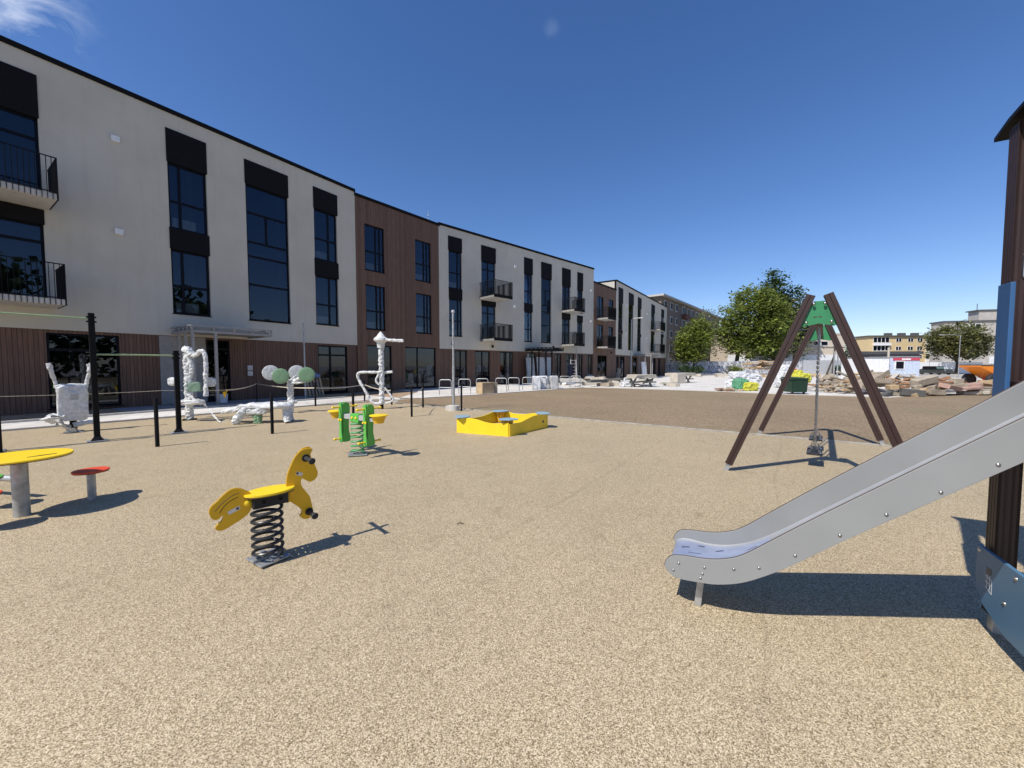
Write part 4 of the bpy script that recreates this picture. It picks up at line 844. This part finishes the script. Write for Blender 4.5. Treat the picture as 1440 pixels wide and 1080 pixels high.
# ------------------------------------------------------------------ bike hoops
def hoop():
    w_ = .33; P = [(-w_,0,-.05),(-w_,0,.6)]+[(-w_+.12-.12*math.cos(a),0,.66+.12*math.sin(a)) for a in (math.pi/2*i/5 for i in range(6))]+[(w_-.12+.12*math.sin(a),0,.66+.12*math.cos(a)) for a in (math.pi/2*i/5 for i in range(6))]+[(w_,0,.6),(w_,0,-.05)]
    mb = MB().tube(P, .024, 10); mb.tube([(-w_,0,.38),(w_,0,.38)], .016, 8) if HB else None; return mb
HB = False; h0 = None; ORD = ['first','second','third','fourth','fifth','sixth','seventh','eighth','ninth','tenth']
for i in range(10):
    tq = i/9; x, y = -3.45+tq*8.0, 19.9+tq*7.6
    if i == 3: x += .15
    if h0 is None: HB = True; h0 = o = tag(hoop().build('bike_hoop', m_galv), '', 'bike rack', 'steel bike hoops along the paving edge')
    else: o = dup(h0)
    o.location = (x,y,0); o.rotation_euler = (0,0,rad(-12+ (i % 3)*3)); o['label'] = f'steel bike hoop, {ORD[i]} in the row from the lamp post towards the ladder'
# ------------------------------------------------------------------ things standing before the building
def onething(name, mb, mat, lab, cat, loc, group=None, bevel=0): return tag(mb.build(name, mat, loc=loc, bevel=bevel), lab, cat, group)
onething('orange_crate', MB().box((-1.45,20.9,.3),(.85,.5,.6),rad(45)), m_wood, 'bright timber crate behind the bike hoops', 'crate', (-1.45,20.9,0), bevel=.01)
onething('grey_board', MB().box((-.93,21.2,.3),(.25,.06,.62),rad(20)), m_wood2, 'dark grey board standing right of the timber crate', 'board', (-.93,21.2,0))
for i, (x, y, rz, m, lab) in enumerate(((1.55,24.6,10,m_bag,'white wrapped pallet behind the bike hoops, left of its twin'), (2.05,25.2,5,m_bag,'white wrapped pallet behind the bike hoops, right of its twin'), (2.75,25.4,5,m_alu,'grey box next to the white wrapped pallets'))):
    mb = wrapbox(MB(), (x,y,.42), (.52,.05,0),(-.05,.5,0),(0,0,.86), .22, 18, 10, .02); onething('wrapped_pallet', mb, m, lab, 'pallet', (x,y,0))
def leafdoor(x, y, wd, hh, rz, lab, mat):
    t = thing('door_leaf', (x,y,0), lab, 'door'); c, s = math.cos(rz), math.sin(rz)
    m_ = Matrix.Rotation(rz,3,'Z')@Matrix.Rotation(rad(-6),3,'X')
    MB().obox(Vector((x,y,hh/2)), m_@Vector((wd,0,0)), m_@Vector((0,.05,0)), m_@Vector((0,0,hh))).build('leaf_panel', mat, t, bevel=.004)
    fr = MB()
    for a in (-1,1): fr.obox(Vector((x,y,hh/2))+m_@Vector((a*(wd/2-.05),-.03,0)), m_@Vector((.1,0,0)), m_@Vector((0,.02,0)), m_@Vector((0,0,hh*.99)))
    fr.build('frame', m_galv, t)
leafdoor(1.55,32.2,.95,2.2,rad(43),'grey door leaf leaning by the black canopy, left of three',m_galv)
leafdoor(2.5,33.0,1.0,2.25,rad(43),'grey door leaf leaning by the black canopy, middle of three',m_alu)
leafdoor(3.3,33.9,.7,2.25,rad(43),'narrow grey door leaf leaning by the black canopy, right of three',m_galv)
leafdoor(16.3,47.5,.9,2.0,rad(30),'white door leaf leaning against the far canopy',m_radw)
p0 = FA.P(-3.0,.25,0)
bd0 = None
for i in range(6):
    q = FA.P(-3.3+i*.17, .62, 0); top = FA.P(-3.35+i*.17, .3, 1.1+R.uniform(-.1,.15))
    o = MB().beam(q, top, .09, .03, FA.d).build('leaning_board', m_wood if i % 2 else m_wood2, loc=tuple(q)); tag(o, 'narrow timber board leaning against the brown wall behind the wheel discs', 'board', 'boards leaning on the brown wall')
bg_ = wrapbox(MB(), FA.P(-2.75,.5,1.0), (.34,0,0),(0,.3,0),(0,0,.2), .6, 12, 8, .15); onething('blue_bag', bg_, film('blue_plastic_bag',(.25,.35,.6)), 'crumpled blue plastic bag on top of the leaning boards', 'bag', tuple(FA.P(-2.75,.5,.9)))
onething('paint_bucket', MB().lathe([(.13,0),(.15,.34),(.155,.35),(0,.35)], FA.P(-6.9,.9,0), 18), m_radw, 'white bucket on the paving by the entrance door', 'bucket', tuple(FA.P(-6.9,.9,0)))
# step ladder with a jacket
t = thing('step_ladder', (5.3,33.3,0), 'aluminium step ladder standing before the second building section', 'ladder')
for sx in (-.28,.28):
    MB().beam((5.3+sx,32.9,0),(5.3+sx*.8,33.3,2.05),.05,.03,(1,0,0)).build('side_rail', m_alu, t); MB().beam((5.3+sx,34.0,0),(5.3+sx*.8,33.35,2.05),.04,.03,(1,0,0)).build('rear_rail', m_alu, t)
for i in range(1,8): z = i*.28; MB().box((5.3,32.9+.4*z/2.05,z),(.56-.05*z,.1,.03)).build('step', m_alu, t)
onething('work_jacket', wrapbox(MB(), (4.98,33.0,1.15),(.42,.05,0),(0,.22,0),(0,0,1.0),.55,14,12,.12), M('dark_blue_cloth',(.03,.035,.06),.9), 'dark blue jacket hanging on the left side of the step ladder', 'jacket', (4.98,33.0,1.0))
# trestle tables with slabs, crates, debris near the far paving
def trestle(x, y, lab, sl_m, wd=2.2):
    t = thing('work_trestle', (x,y,0), lab, 'trestle table')
    for k in range(3): MB().box((x,y,.66+.09*k),(wd-.1*k,1.0,.08),rad(20+3*k)).build('slab', sl_m, t, bevel=.01)
    for s in (-.6,.6):
        for e in (-.3,.3): MB().beam((x+s+e*.8,y+e,0),(x+s-e*.5,y+e*.6,.62),.11,.08).build('leg', m_dgrey, t)
        MB().beam((x+s-.35,y-.3,.35),(x+s+.35,y-.3,.35),.06,.1).build('cross_brace', m_dgrey, t)
    return t
trestle(9.3,27.6,'dark trestle stacked with pale concrete slabs on the paving',m_block,2.0)
trestle(15.2,34.5,'farther trestle topped with pale slabs behind a timber crate',m_block,2.6)
onething('timber_crate', MB().box((14.5,33.6,.42),(1.0,.8,.8),rad(25)), m_block, 'square pale timber crate in front of the farther trestle', 'crate', (14.5,33.6,0), bevel=.02)
onething('rock_sack', wrapbox(MB(), (8.35,27.9,.16),(.9,.1,0),(0,.5,0),(0,0,.34),.45,14,10,.25,9), m_bag, 'crumpled white sack beside the trestle with slabs', 'sack', (8.2,27.6,0))
onething('burlap_roll', MB().tube([(11.9,44,0),(12.2,44.2,1.2)],[.4,.3],12), m_wood2, 'brown roll of matting leaning before the far white section', 'roll', (12,44,0))
RD = random.Random(11)
def strewn(name, lab, cat, group, spots, mats, size, z0=0):
    for x, y, dz in spots:
        s = [RD.uniform(*q) for q in size]
        o = MB().box((x,y,z0+dz+s[2]/2), s, RD.uniform(0,3.1), (RD.uniform(-.1,.1), RD.uniform(-.1,.1))).build(name, RD.choice(mats), loc=(x,y,0), bevel=.008); tag(o, lab, cat, group)
strewn('paving_slab','pale loose slab lying on the paving before the brown middle section','slab','loose slabs on the pale paving',[(3.8+RD.uniform(0,8),28.2+RD.uniform(0,9),RD.choice((0,0,.15,.3))) for _ in range(70)],[m_radw,m_conc,m_block,m_wood2,m_dgrey],((.4,1.8),(.2,.6),(.06,.28)))
strewn('wood_scrap','short piece of scrap wood at the soil edge left of the swing','wood scrap','scrap wood at the far soil edge',[(12.2+RD.uniform(0,1.3),22.6+RD.uniform(-.3,.4),RD.uniform(0,.12)) for _ in range(12)],[m_wood,m_wood2,m_wood3],((.3,1.0),(.05,.12),(.03,.08)))
strewn('light_timber','light timber board in the stack under the big tree','board','timber stack under the big tree',[(37.5+RD.uniform(-.3,.3),58+RD.uniform(-.5,.5),.14*i) for i in range(9)],[m_wood],((4,5.5),(.5,.8),(.12,.14)),1.0)
strewn('pale_beam','pale beam lying along the far edge of the paving','beam','pale beams at the far paving edge',[(23+i*2.6,52+RD.uniform(-1,3),0) for i in range(8)],[m_block,m_wood],((1.8,4),(.4,.9),(.25,.5)))
# plastic sacks on the pallet, container, banner sack
for i, (x, y, z, ax, m, lab, cat) in enumerate((
    (14.9,24.9,.30,(1.9,.9,.55),m_bag,'low white film covered load left of the brown swing leg','covered load'),(15.4,25.1,.72,(1.6,.9,.5),m_bag,'white sack lying on the film covered load','sack'),(14.7,25.1,.9,(.9,.8,.45),m_bag,'topmost crumpled white sack on the film covered load','sack'),
    (13.9,23.4,.35,(.8,.6,.75),m_bagg,'green plastic sack before the film covered load','sack'),(14.35,23.2,.25,(.9,.5,.5),m_bagy,'yellow plastic sack slumped beside the green sack','sack'),
    (18.55,26.2,.8,(1.2,.8,1.5),m_bag,'tall white bulk bag with red stripes between the swing legs','bulk bag'),(18.5,24.6,.72,(1.0,.7,.6),m_bagy,'yellow plastic load above the green container','load'),(18.35,24.7,1.08,(.4,.4,.3),m_bagy,'small yellow sack on top of the yellow load','sack'))):
    o = onething('plastic_sack', wrapbox(MB(), (x,y,z),(ax[0],ax[0]*.1,0),(-.1,ax[1],0),(0,0,ax[2]),.5,18,10,.16,9), m, lab, cat, (x,y,0))
    if i == 5:
        for k in range(3): MB().obox((18.45+k*.12,25.68,.55+.28*k),(.62,.06,.35),(0,.008,0),(-.05,0,.09)).build('red_stripe', m_red, None, (0,0,0)).parent = o
for o in list(bpy.data.objects):
    if o.name.startswith('red_stripe'): o.location = (-18.55,-26.2,0)
t = thing('waste_container', (15.2,20.7,0), 'dark green waste container with ribbed sides at the soil edge', 'container')
MB().prism([(-.40,.1),(.40,.1),(.46,.78),(-.46,.78)], (15.2,20.7,0), (1,0,0), Zv, (0,.8,0)).build('bin_body', m_bin, t, bevel=.01)
for i in range(6): MB().beam((14.86+i*.135,20.28,.12),(14.83+i*.15,20.28,.76),.03,.03,(1,0,0)).build('rib', m_bin, t)
MB().box((15.2,20.7,.80),(1.0,.88,.05)).build('rim', m_bin, t, bevel=.01); MB().box((15.2,20.7,.85),(.92,.8,.06),0,(.05,.02)).build('lid', m_bin, t, bevel=.02)
for a in (-.3,.3): MB().cyl((15.2+a-.03,20.4,.06),(15.2+a+.03,20.4,.06),.06).build('wheel', m_rub, t)
mp_ = MB()
mp_.tube([(30.1,36,0),(30.1,36,2.85)],.06,8); onething('steel_post', mp_, m_galv, 'grey steel post at the end of the paved strip, left of its neighbour', 'post', (30.1,36,0))
onething('steel_post', MB().tube([(30.6,36.2,0),(30.6,36.2,2.8)],.06,8), m_galv, 'grey steel post beside the rubble, right of its neighbour', 'post', (30.6,36.2,0))
t = thing('utility_pole', (50,60,0), 'dark wooden utility pole with a strut beyond the paved strip', 'pole'); MB().tube([(50,60,0),(50.2,60,4.6)],[.16,.11],8).build('pole', m_bark, t); MB().tube([(49,60,0),(50.1,60,3)],[.13,.1],8).build('strut', m_bark, t); MB().box((50.2,60,4.4),(.5,.2,.3)).build('bracket', m_dgrey, t)
# ------------------------------------------------------------------ rubble and timber heap on the right
def heap(x): return max(0, 1.0*math.exp(-((x-21.0)/2.3)**2)+0.6*math.exp(-((x-25)/2.8)**2))
for i in range(150):
    x = 17.9+RD.random()*9.5; y = 20.3+RD.uniform(0,3.0); y += max(0, x-18)*.12; z = heap(x)*RD.uniform(.35,1.0)*(1 if y > 21 else .8)
    L = RD.uniform(.5,2.3); o = MB().box((x,y,z+.06),(L,RD.uniform(.08,.25),RD.uniform(.03,.1)),RD.gauss(0,.5),(RD.gauss(0,.2),RD.gauss(0,.16))).build('timber_plank', RD.choice([m_wood,m_wood,m_wood2,m_wood2,m_wood3,m_block]), loc=(x,y,0))
    tag(o, 'loose timber plank in the heap at the soil edge right of the swing', 'plank', 'planks of the timber heap')
m_pink = M('pinkish_block',(.40,.26,.21),.85,var=.25,scale=3); m_rub1 = M('dusty_block',(.36,.31,.24),.9,var=.25,scale=3)
for i in range(46):
    x = 18.3+i*.205+RD.uniform(-.1,.1); lay = RD.choice((0,0,1,1,2)); y = 19.0+.14*max(0, x-19)+RD.uniform(-.25,.4)+lay*.25
    hgt = RD.uniform(.14,.36); z = .02+hgt/2+lay*.27
    o = MB().box((x,y,z),(RD.uniform(.3,1.5),RD.uniform(.2,.5),hgt*RD.choice((.5,.8,1))),RD.gauss(0,.35),(RD.gauss(0,.1),RD.gauss(0,.12))).build('stone_block', RD.choice([m_rub1,m_rub1,m_block,m_wood2,m_wood2,m_pink,m_dgrey,m_wood2,m_wood3,m_wood]), loc=(x,y,0), bevel=.02); tag(o, 'squared block in the low jumbled wall of rubble at the soil edge', 'block', 'blocks in front of the timber heap')
tr = MB().box((18.9,20.4,.75),(1.7,.9,.05),.1,(0,-.5)); tr.box((18.9,19.95,.8),(1.7,.04,.22),.1,(0,-.5)); tr.box((18.9,20.85,.8),(1.7,.04,.22),.1,(0,-.5)); onething('timber_tray', tr, m_wood2, 'tilted timber tray at the left end of the rubble heap', 'tray', (18.9,20.4,0))
for i, (x, y, s, lab) in enumerate(((25.2,30.5,1.1,'heap of broken stones at the paved strip, farther of two'),(23.5,26.6,1.2,'heap of broken stones at the paved strip, nearer of two'))):
    mb = MB(); rr = random.Random(i)
    for k in range(26): a = rr.uniform(0,6.28); d = rr.random()**.6*s; mb.blob((x+math.cos(a)*d*.9,y+math.sin(a)*d*.6,.12+(s-d)*.55), (rr.uniform(.1,.26),)*3, .25, 7, 5, rr)
    onething('stone_heap', mb, m_wood2, lab, 'stone heap', (x,y,0))
# orange dumper behind the heap
t = thing('dumper', (33.6,27,0), 'orange site dumper with a sloping skip behind the rubble', 'dumper')
K = .74
MB().prism([(a*K, b*K) for a, b in [(-2.1,2.05),(1.8,2.05),(1.8,1.95),(1.2,.65),(.4,.65),(-1.7,1.75),(-2.1,1.95)]], (33.6,27.0,0), (1,0,0), Zv, (0,1.3,0)).build('skip', m_orange, t, bevel=.03)
MB().prism([(a*K, b*K) for a, b in [(-2.0,2.06),(1.85,2.06),(1.85,2.14),(-2.0,2.14)]], (33.6,27.0,0), (1,0,0), Zv, (0,1.36,0)).build('skip_rim', m_brown, t)
MB().box((34.3,27,.56),(1.6,.8,.4)).build('chassis', m_red, t, bevel=.03)
for x, y in ((32.9,26.3),(34.6,26.3),(32.9,27.7),(34.6,27.7)):
    w_ = MB().lathe([(.22,-.13),(.42,-.13),(.48,-.08),(.48,.08),(.42,.13),(.22,.13)], (x,y,.48), 22, (0,1,0)).build('wheel', m_rub, t); MB().lathe([(0,-.08),(.22,-.1),(.22,.1),(0,.08)], (x,y,.48), 16, (0,1,0)).build('rim', m_orange, w_)
# ------------------------------------------------------------------ site cabins and shed
SH = Face((42.6,47), 96)
t = thing('flat_roof_shed', (44.6,49,0), 'dark grey flat roofed shed behind the site cabins', 'shed')
b = MB(); SH.box(b,0,6.4,-1.9,0,0,2.9); b.build('wall', m_dgrey, t); b = MB(); SH.box(b,-.2,6.6,-2.1,.25,2.9,3.25); b.build('roof', M('shed_roof',(.06,.06,.065),.7), t)
def cabin(x, y, L, hh, mat, lab, rz, door=False):
    F = Face((x,y), rz); t = thing('site_cabin', (x,y,0), lab, 'site cabin')
    b = MB(); F.box(b,0,L,-2.4,0,.1,hh); b.build('wall', mat, t, bevel=.03)
    b = MB(); F.box(b,-.03,L+.03,-2.43,.04,hh,hh+.1); b.build('roof_edge', m_galv, t)
    for i in range(int(L/.22)):
        b = MB(); F.box(b,.1+i*.22,.16+i*.22,.001,.03,.2,hh-.1); (b.build('rib', mat, t) if door else None)
    if door:
        b = MB(); F.box(b,.5,1.35,.0,.06,1.15,2.0); w_ = b.build('window', m_radw, t); b = MB(); F.box(b,.58,1.27,.061,.07,1.22,1.93); b.build('pane', m_frame, w_)
        b = MB(); F.box(b,.3,L-.05,.031,.05,hh-.32,hh-.05); s_ = b.build('red_stripe', M('faded_red',(.5,.06,.09),.5), t); b = MB(); F.box(b,1.1,1.9,.051,.054,hh-.26,hh-.12); b.build('stripe_print', m_radw, s_)
    else:
        for a, c in ((.4,1.5),(1.8,2.7)): b = MB(); F.box(b,a,c,.001,.02,hh*.36,hh*.40); b.build('slot', m_dgrey, t)
cabin(34.3,38.0,2.7,2.25,m_radw,'plain white site cabin with two dark slots',95)
cabin(37.4,38.2,2.75,2.35,M('pale_blue_sheet',(.50,.56,.66),.5),'pale blue corrugated site cabin with a red stripe and small window',96,True)
onething('flue_pipe', MB().tube([(37.1,38.0,0),(37.1,38.0,3.3)],.09,8), m_block, 'pale vertical pipe standing between the two site cabins', 'pipe', (37.1,38,0))
# ------------------------------------------------------------------ houses behind
def house(name, P, ang, L, dep, H_, wall_m, lab, wins, roof_m=None, eave=.3, cat='apartment block', band=()):
    F = Face(P, ang); t = thing(name, (P[0],P[1],0), lab, cat)
    b = MB(); F.box(b,0,L,-dep,0,-.1,H_); b.build('wall', wall_m, t)
    b = MB(); F.box(b,-eave,L+eave,-dep-eave,eave,H_,H_+.35); b.build('roof', roof_m or m_dgrey, t)
    for s0, s1, z0, z1, nb in wins:
        b = MB(); F.box(b,s0,s1,.001,.07,z0,z1); w_ = b.build('window', m_radw, t)
        g = MB(); k = (s1-s0)/nb
        for i in range(nb): F.box(g,s0+i*k+.1,s0+(i+1)*k-.1,.071,.09,z0+.1,z1-.1)
        g.build('pane', m_frame, w_)
    for s0, s1, n1, z0, z1, m, nm in band: b = MB(); F.box(b,s0,s1,.002,n1,z0,z1); b.build(nm, m, t)
    return F, t
m_old = M('old_grey_brick',(.21,.165,.13),.9,var=.15,scale=2); m_oldr = M('red_brown_balcony',(.16,.06,.045),.8)
wins = []; band = []
for fl in range(5):
    z = 1.2+fl*2.75
    for k, s in enumerate((1.6,5.0,8.2)): wins.append((s,s+1.3,z+.3,z+1.7,1))
    for s in (12.5,19,26,33):
        wins.append((s,s+2.2,z+.2,z+1.8,2)); wins.append((s+3.6,s+4.9,z+.3,z+1.7,1)); band.append((s-.2,s+2.4,.9,z-.8,z+.15,m_oldr,'balcony'))
house('old_block', (27.7,72), 40.2, 46, 13, 14.4, m_old, 'older grey brown apartment block with red balconies behind the small tree', wins, M('pale_eaves',(.45,.43,.4),.8), .7, band=band)
m_cream = M('cream_render',(.58,.50,.40),.9,var=.08); m_ywall = M('yellow_render',(.60,.46,.25),.9,var=.08); m_gwall = M('grey_beige_panel',(.42,.39,.35),.9,var=.1,scale=1)
cw_ = [(4+i*7.2, 7+i*7.2, 5.9, 6.9, 2) for i in range(3)]+[(4+i*7.2, 7+i*7.2, 1.9, 3.0, 2) for i in range(3)]
CFf, ct = house('cream_building', (47.5,85), 92, 25, 8, 8.3, m_cream, 'cream two storey building seen between the swing legs', cw_, m_cream, .1, 'building', [(0,25,.1,.0,3.9,m_radw,'white_plinth'),(0,25,.15,5.6,5.8,m_block,'string_course')])
yw = []; yb = []
for fl in range(4):
    z = .9+fl*2.75
    for s, w_, nb in ((1.5,5,4),(18.0,5,4)): yw.append((s,s+w_,z+.1,z+1.9,nb)); yb.append((s-.1,s+w_+.1,.8,z-.85,z-.05,m_radw,'balcony'))
    for s in (8.6,12.3,15.2,25.0): yw.append((s,s+1.7,z+.3,z+1.6,2))
house('yellow_block', (119.5,129.5), 94, 29, 5.4, 11.3, m_ywall, 'yellow four storey block with white balconies above the shed roof', yw, m_dgrey, .5, band=yb)
for i, s in enumerate((8,12.3,16.5)):
    yF = Face((119.5,129.5),94); b = MB(); yF.box(b,s,s+2.0,-4,-3,11.66,12.7); tag(b.build('chimney_stack', m_dgrey, bpy.data.objects['yellow_block']))
gw = []
for fl in range(5): z = .9+fl*2.75; gw += [(13.5,16.3,z+.2,z+1.6,2),(6,8.6,z+.2,z+1.6,2)]
gF, gt = house('grey_block', (125,112), 103, 18.5, 4.5, 14.1, m_gwall, 'tall grey beige block with a rooftop box behind the right tree', gw, m_dgrey, .3)
b = MB(); gF.box(b,8.5,16.5,-4,-.6,14.46,17.2); pb_ = b.build('rooftop_box', m_gwall, gt); b = MB(); gF.box(b,8,17,-4.3,-.3,17.2,17.5); b.build('box_roof', m_dgrey, pb_); b = MB(); b.tube([gF.P(9,-2,17.4),gF.P(9,-2,19.4)],.08,6); b.build('aerial', m_dgrey, pb_)
# ------------------------------------------------------------------ fences, car, sign, lamp
def fence(P, ang, L, H_, mat, lab, name='panel_fence', step=2.5, blot=None):
    F = Face(P, ang); t = thing(name, (P[0],P[1],0), lab, 'fence'); n = int(L/step)
    for i in range(n):
        b = MB(); F.box(b,i*step+.04,(i+1)*step-.04,-.03,.03,.1,H_); b.build('fence_panel', mat, t)
        b = MB(); F.box(b,i*step-.03,i*step+.03,-.05,.05,-.05,H_+.08); b.build('fence_post', m_galv, t)
def graffiti():
    m, nt, b = newmat('painted_fence_board'); n = noise(nt,.9,5,.7); n.inputs['Distortion'].default_value = 2.5
    r = ramp(nt, n.outputs['Fac'], [(.42,(.62,.62,.62)),(.49,(.5,.5,.52)),(.52,(.13,.13,.15)),(.58,(.2,.2,.22)),(.62,(.6,.6,.6))]); nt.links.new(r.outputs[0], b.inputs['Base Color']); b.inputs['Roughness'].default_value=.7; return m
fence((25.6,66), 88, 27, 2.3, graffiti(), 'white board fence with grey graffiti behind the trees')
fence((46.8,62), 92, 10, 2.4, m_alu, 'translucent grey site fence right of the swing legs')
fence((58,72), 90, 30, 2.2, m_radw, 'long low white fence in the far right background', 'low_fence')
t = thing('parked_car', (72.6,66,0), 'dark parked car seen from the front behind the rubble', 'car')
MB().prism([(-.9,.25),(.9,.25),(.92,.75),(.86,.95),(-.86,.95),(-.92,.75)], (72.6,66,0), (1,0,0), Zv, (0,4.2,0)).build('body', M('dark_car_paint',(.02,.025,.022),.3,coat=1), t, bevel=.08)
MB().prism([(-.8,.951),(.8,.951),(.64,1.45),(-.64,1.45)], (72.6,66.4,0), (1,0,0), Zv, (0,2.2,0)).build('cabin', m_black, t, bevel=.08)
MB().obox((72.6,65.26,1.2),(1.3,0,0),(0,.02,0),(0,.12,.36)).build('windscreen', M('greenish_glass',(.12,.17,.15),.1), t)
for s in (-.68,.68): MB().blob((72.6+s,63.95,.72),(.16,.06,.09)).build('headlight', m_radw, t)
for s in (-.8,.8):
    for y in (64.7,67.4): MB().lathe([(0,-.1),(.3,-.1),(.33,-.05),(.33,.05),(.3,.1),(0,.1)], (72.6+s,y,.33), 16, (1,0,0)).build('wheel', m_rub, t)
lamp_post(58.0,50,5.4,'street lamp with a long arm in front of the right tree',2.2,rz=math.pi)
t = thing('small_sign', (68.5,55,0), 'small white square sign on a post beside the play tower', 'sign'); MB().cyl((68.5,55,0),(68.5,55,2.6),.04).build('post', m_galv, t); MB().box((68.5,54.95,2.35),(.9,.04,1.0)).build('sign_plate', m_radw, t)
# ------------------------------------------------------------------ trees
def tree(name, base, blobs, nclump, per, leaf, mat, lab, trunk, limbs, seed, spread=.5, cat='tree'):
    rr = random.Random(seed); bx, by = base; t = thing(name, (bx,by,0), lab, cat)
    tk = MB(); tk.tube([Vector((bx,by,0))+Vector(p) for p in smoothpath(trunk[0], 4)], [trunk[1]*(1-.7*i/(4*(len(trunk[0])-1))) for i in range(4*(len(trunk[0])-1)+1)], 10); tk.build('trunk', m_bark, t)
    cr = MB(); tot = sum(b[3]*b[4]*b[5] for b in blobs)
    vs, fs = [], []; lm = MB()
    for b in blobs:
        for _ in range(max(3, int(1.55*nclump*b[3]*b[4]*b[5]/tot))):
            while True:
                d = Vector((rr.gauss(0,1), rr.gauss(0,1), rr.gauss(0,1)))
                if d.length > .1: break
            d.normalize(); k = rr.uniform(.35,1.0)**.5*rr.uniform(.85,1.1); c = Vector((bx+b[0]+d.x*b[3]*k, by+b[1]+d.y*b[4]*k, b[2]+d.z*b[5]*k)); sp = spread*rr.uniform(.6,1.3)
            for _ in range(int(per*1.25)):
                p = c+Vector((rr.gauss(0,sp), rr.gauss(0,sp), rr.gauss(0,sp*.6))); u = Vector((rr.gauss(0,1), rr.gauss(0,1), rr.gauss(0,.5))).normalized(); v = u.cross(Vector((rr.gauss(0,.5), rr.gauss(0,.5), 1))).normalized(); L = leaf*1.3*rr.uniform(.6,1.3)
                cr.add([p-u*L*.5, p+v*L*.3+u*L*.05, p+u*L*.5, p-v*L*.3+u*L*.05], [(0,1,2,3)])
            if rr.random() < limbs*.8: q = Vector((bx,by,0))+Vector(trunk[0][-1])*rr.uniform(.45,.95); lm.tube([q, q.lerp(c,.5)+Vector((0,0,rr.uniform(.0,.5))), c], [trunk[1]*.22, trunk[1]*.13, .02], 5)
    cr.build('crown', mat, t)
    if limbs: lm.build('limbs', m_bark, t)
    return t
tree('broadleaf_tree', (40.5,70), [(2.9,0,9.4,5.3,5.0,5.4),(.2,-.5,7.6,3.6,3.6,4.2),(6.4,0,8.2,3.6,4,4.8),(3.0,0,13.4,3.6,3.4,2.6),(1.4,-1,4.8,3.6,3.4,2.0)], 330, 26, .42, m_leaf, 'big round broadleaf tree in fresh green left of the swing', ([(0,0,0),(.3,0,2.2),(.8,.1,4.8),(2.0,0,8.5),(2.4,0,11)], .42), .16, 5, .75)
tree('pale_tree', (36.3,71.5), [(0,0,8.2,2.6,2.6,4.2),(-.4,0,5,2.4,2.4,2.5)], 60, 14, .3, m_leaf4, 'thin pale tree with sparse young leaves left of the big tree', ([(0,0,0),(0,0,3),(-.3,0,7),(-.6,0,11)], .2), .6, 6, .7)
tree('conifer_tree', (55.6,82), [(0,0,9,4.6,4,6.5),(0,0,15,3.4,3.2,5),(-.8,0,19.6,1.9,1.9,2.6),(3.6,0,13.5,2.6,2.4,4.5),(4.6,0,17.3,.8,.8,2.2),(6,0,10,2.6,2.4,4)], 330, 22, .46, m_leaf2, 'tall dark tree with two peaks behind the big round tree', ([(0,0,0),(0,0,8),(0,0,16),(0,0,20)], .4), .1, 8, .6)
tree('pale_tree', (58.5,80), [(0,0,11,2.6,2.4,4.5),(.6,0,6.5,2.8,2.6,3.2)], 75, 16, .36, m_leaf4, 'light green tree behind the left swing leg', ([(0,0,0),(0,0,5),(.4,0,10)], .25), .5, 9, .8)
tree('small_tree', (29.2,62), [(0,0,5.0,2.6,2.6,2.9),(.8,0,7.0,1.8,1.8,2.0),(-1.2,0,3.7,1.8,1.8,1.8)], 170, 22, .34, m_leaf, 'small broad tree before the old grey brown block', ([(0,0,0),(.1,0,2),(0,0,5)], .2), .2, 10, .55)
tree('olive_tree', (83,72), [(0,0,6.4,4.4,4,3.2),(-2.4,0,5.4,2.8,2.6,2.4),(2.6,0,5.4,2.8,2.6,2.8)], 230, 22, .36, m_leaf3, 'wide olive green tree in front of the grey beige block', ([(0,0,0),(.1,0,2),(-.1,0,5)], .35), .25, 12, .6)
for i, (x, y, lab) in enumerate(((27.2,60.5,'low leafy shrub at the fence below the small tree, left of two'),(29.2,60.8,'low leafy shrub at the fence below the small tree, right of two'),(38.2,66,'bright green shrub at the foot of the big round tree'),(52,61,'dark shrub beside the wooden utility pole'))):
    tree('leafy_shrub', (x,y), [(0,0,.7,1.0,.9,.8)], 26, 16, .2, m_leaf2 if i != 2 else m_leaf, lab, ([(0,0,0),(0,0,.4),(0,0,.8)], .05), 0, 20+i, .3, 'shrub')
def far_wood(name, pts, seed, h_):
    rr = random.Random(seed); mb = MB()
    for (x0,y0),(x1,y1) in zip(pts, pts[1:]):
        n = int(math.hypot(x1-x0,y1-y0)/1.6)
        for i in range(n):
            t_ = rr.random(); x, y, hh = x0+(x1-x0)*t_+rr.gauss(0,2), y0+(y1-y0)*t_+rr.gauss(0,2), h_*rr.uniform(.6,1.15)
            for _ in range(260):
                p = Vector((x+rr.gauss(0,1.7), y+rr.gauss(0,1.7), hh*rr.random()**.7)); u = Vector((rr.gauss(0,1),rr.gauss(0,1),rr.gauss(0,1))).normalized(); v = u.orthogonal().normalized(); L = rr.uniform(.3,.7)
                mb.add([p-u*L, p+v*L*.7, p+u*L, p-v*L*.7], [(0,1,2,3)])
    return tag(mb.build(name, m_leaf2), 'distant band of dark trees closing the horizon', 'trees', kind='stuff')
far_wood('distant_wood', [(20,190),(110,175),(190,150),(260,110)], 4, 9)
far_wood('rear_wood', [(16,-26),(34,-14),(46,6)], 5, 13.5)
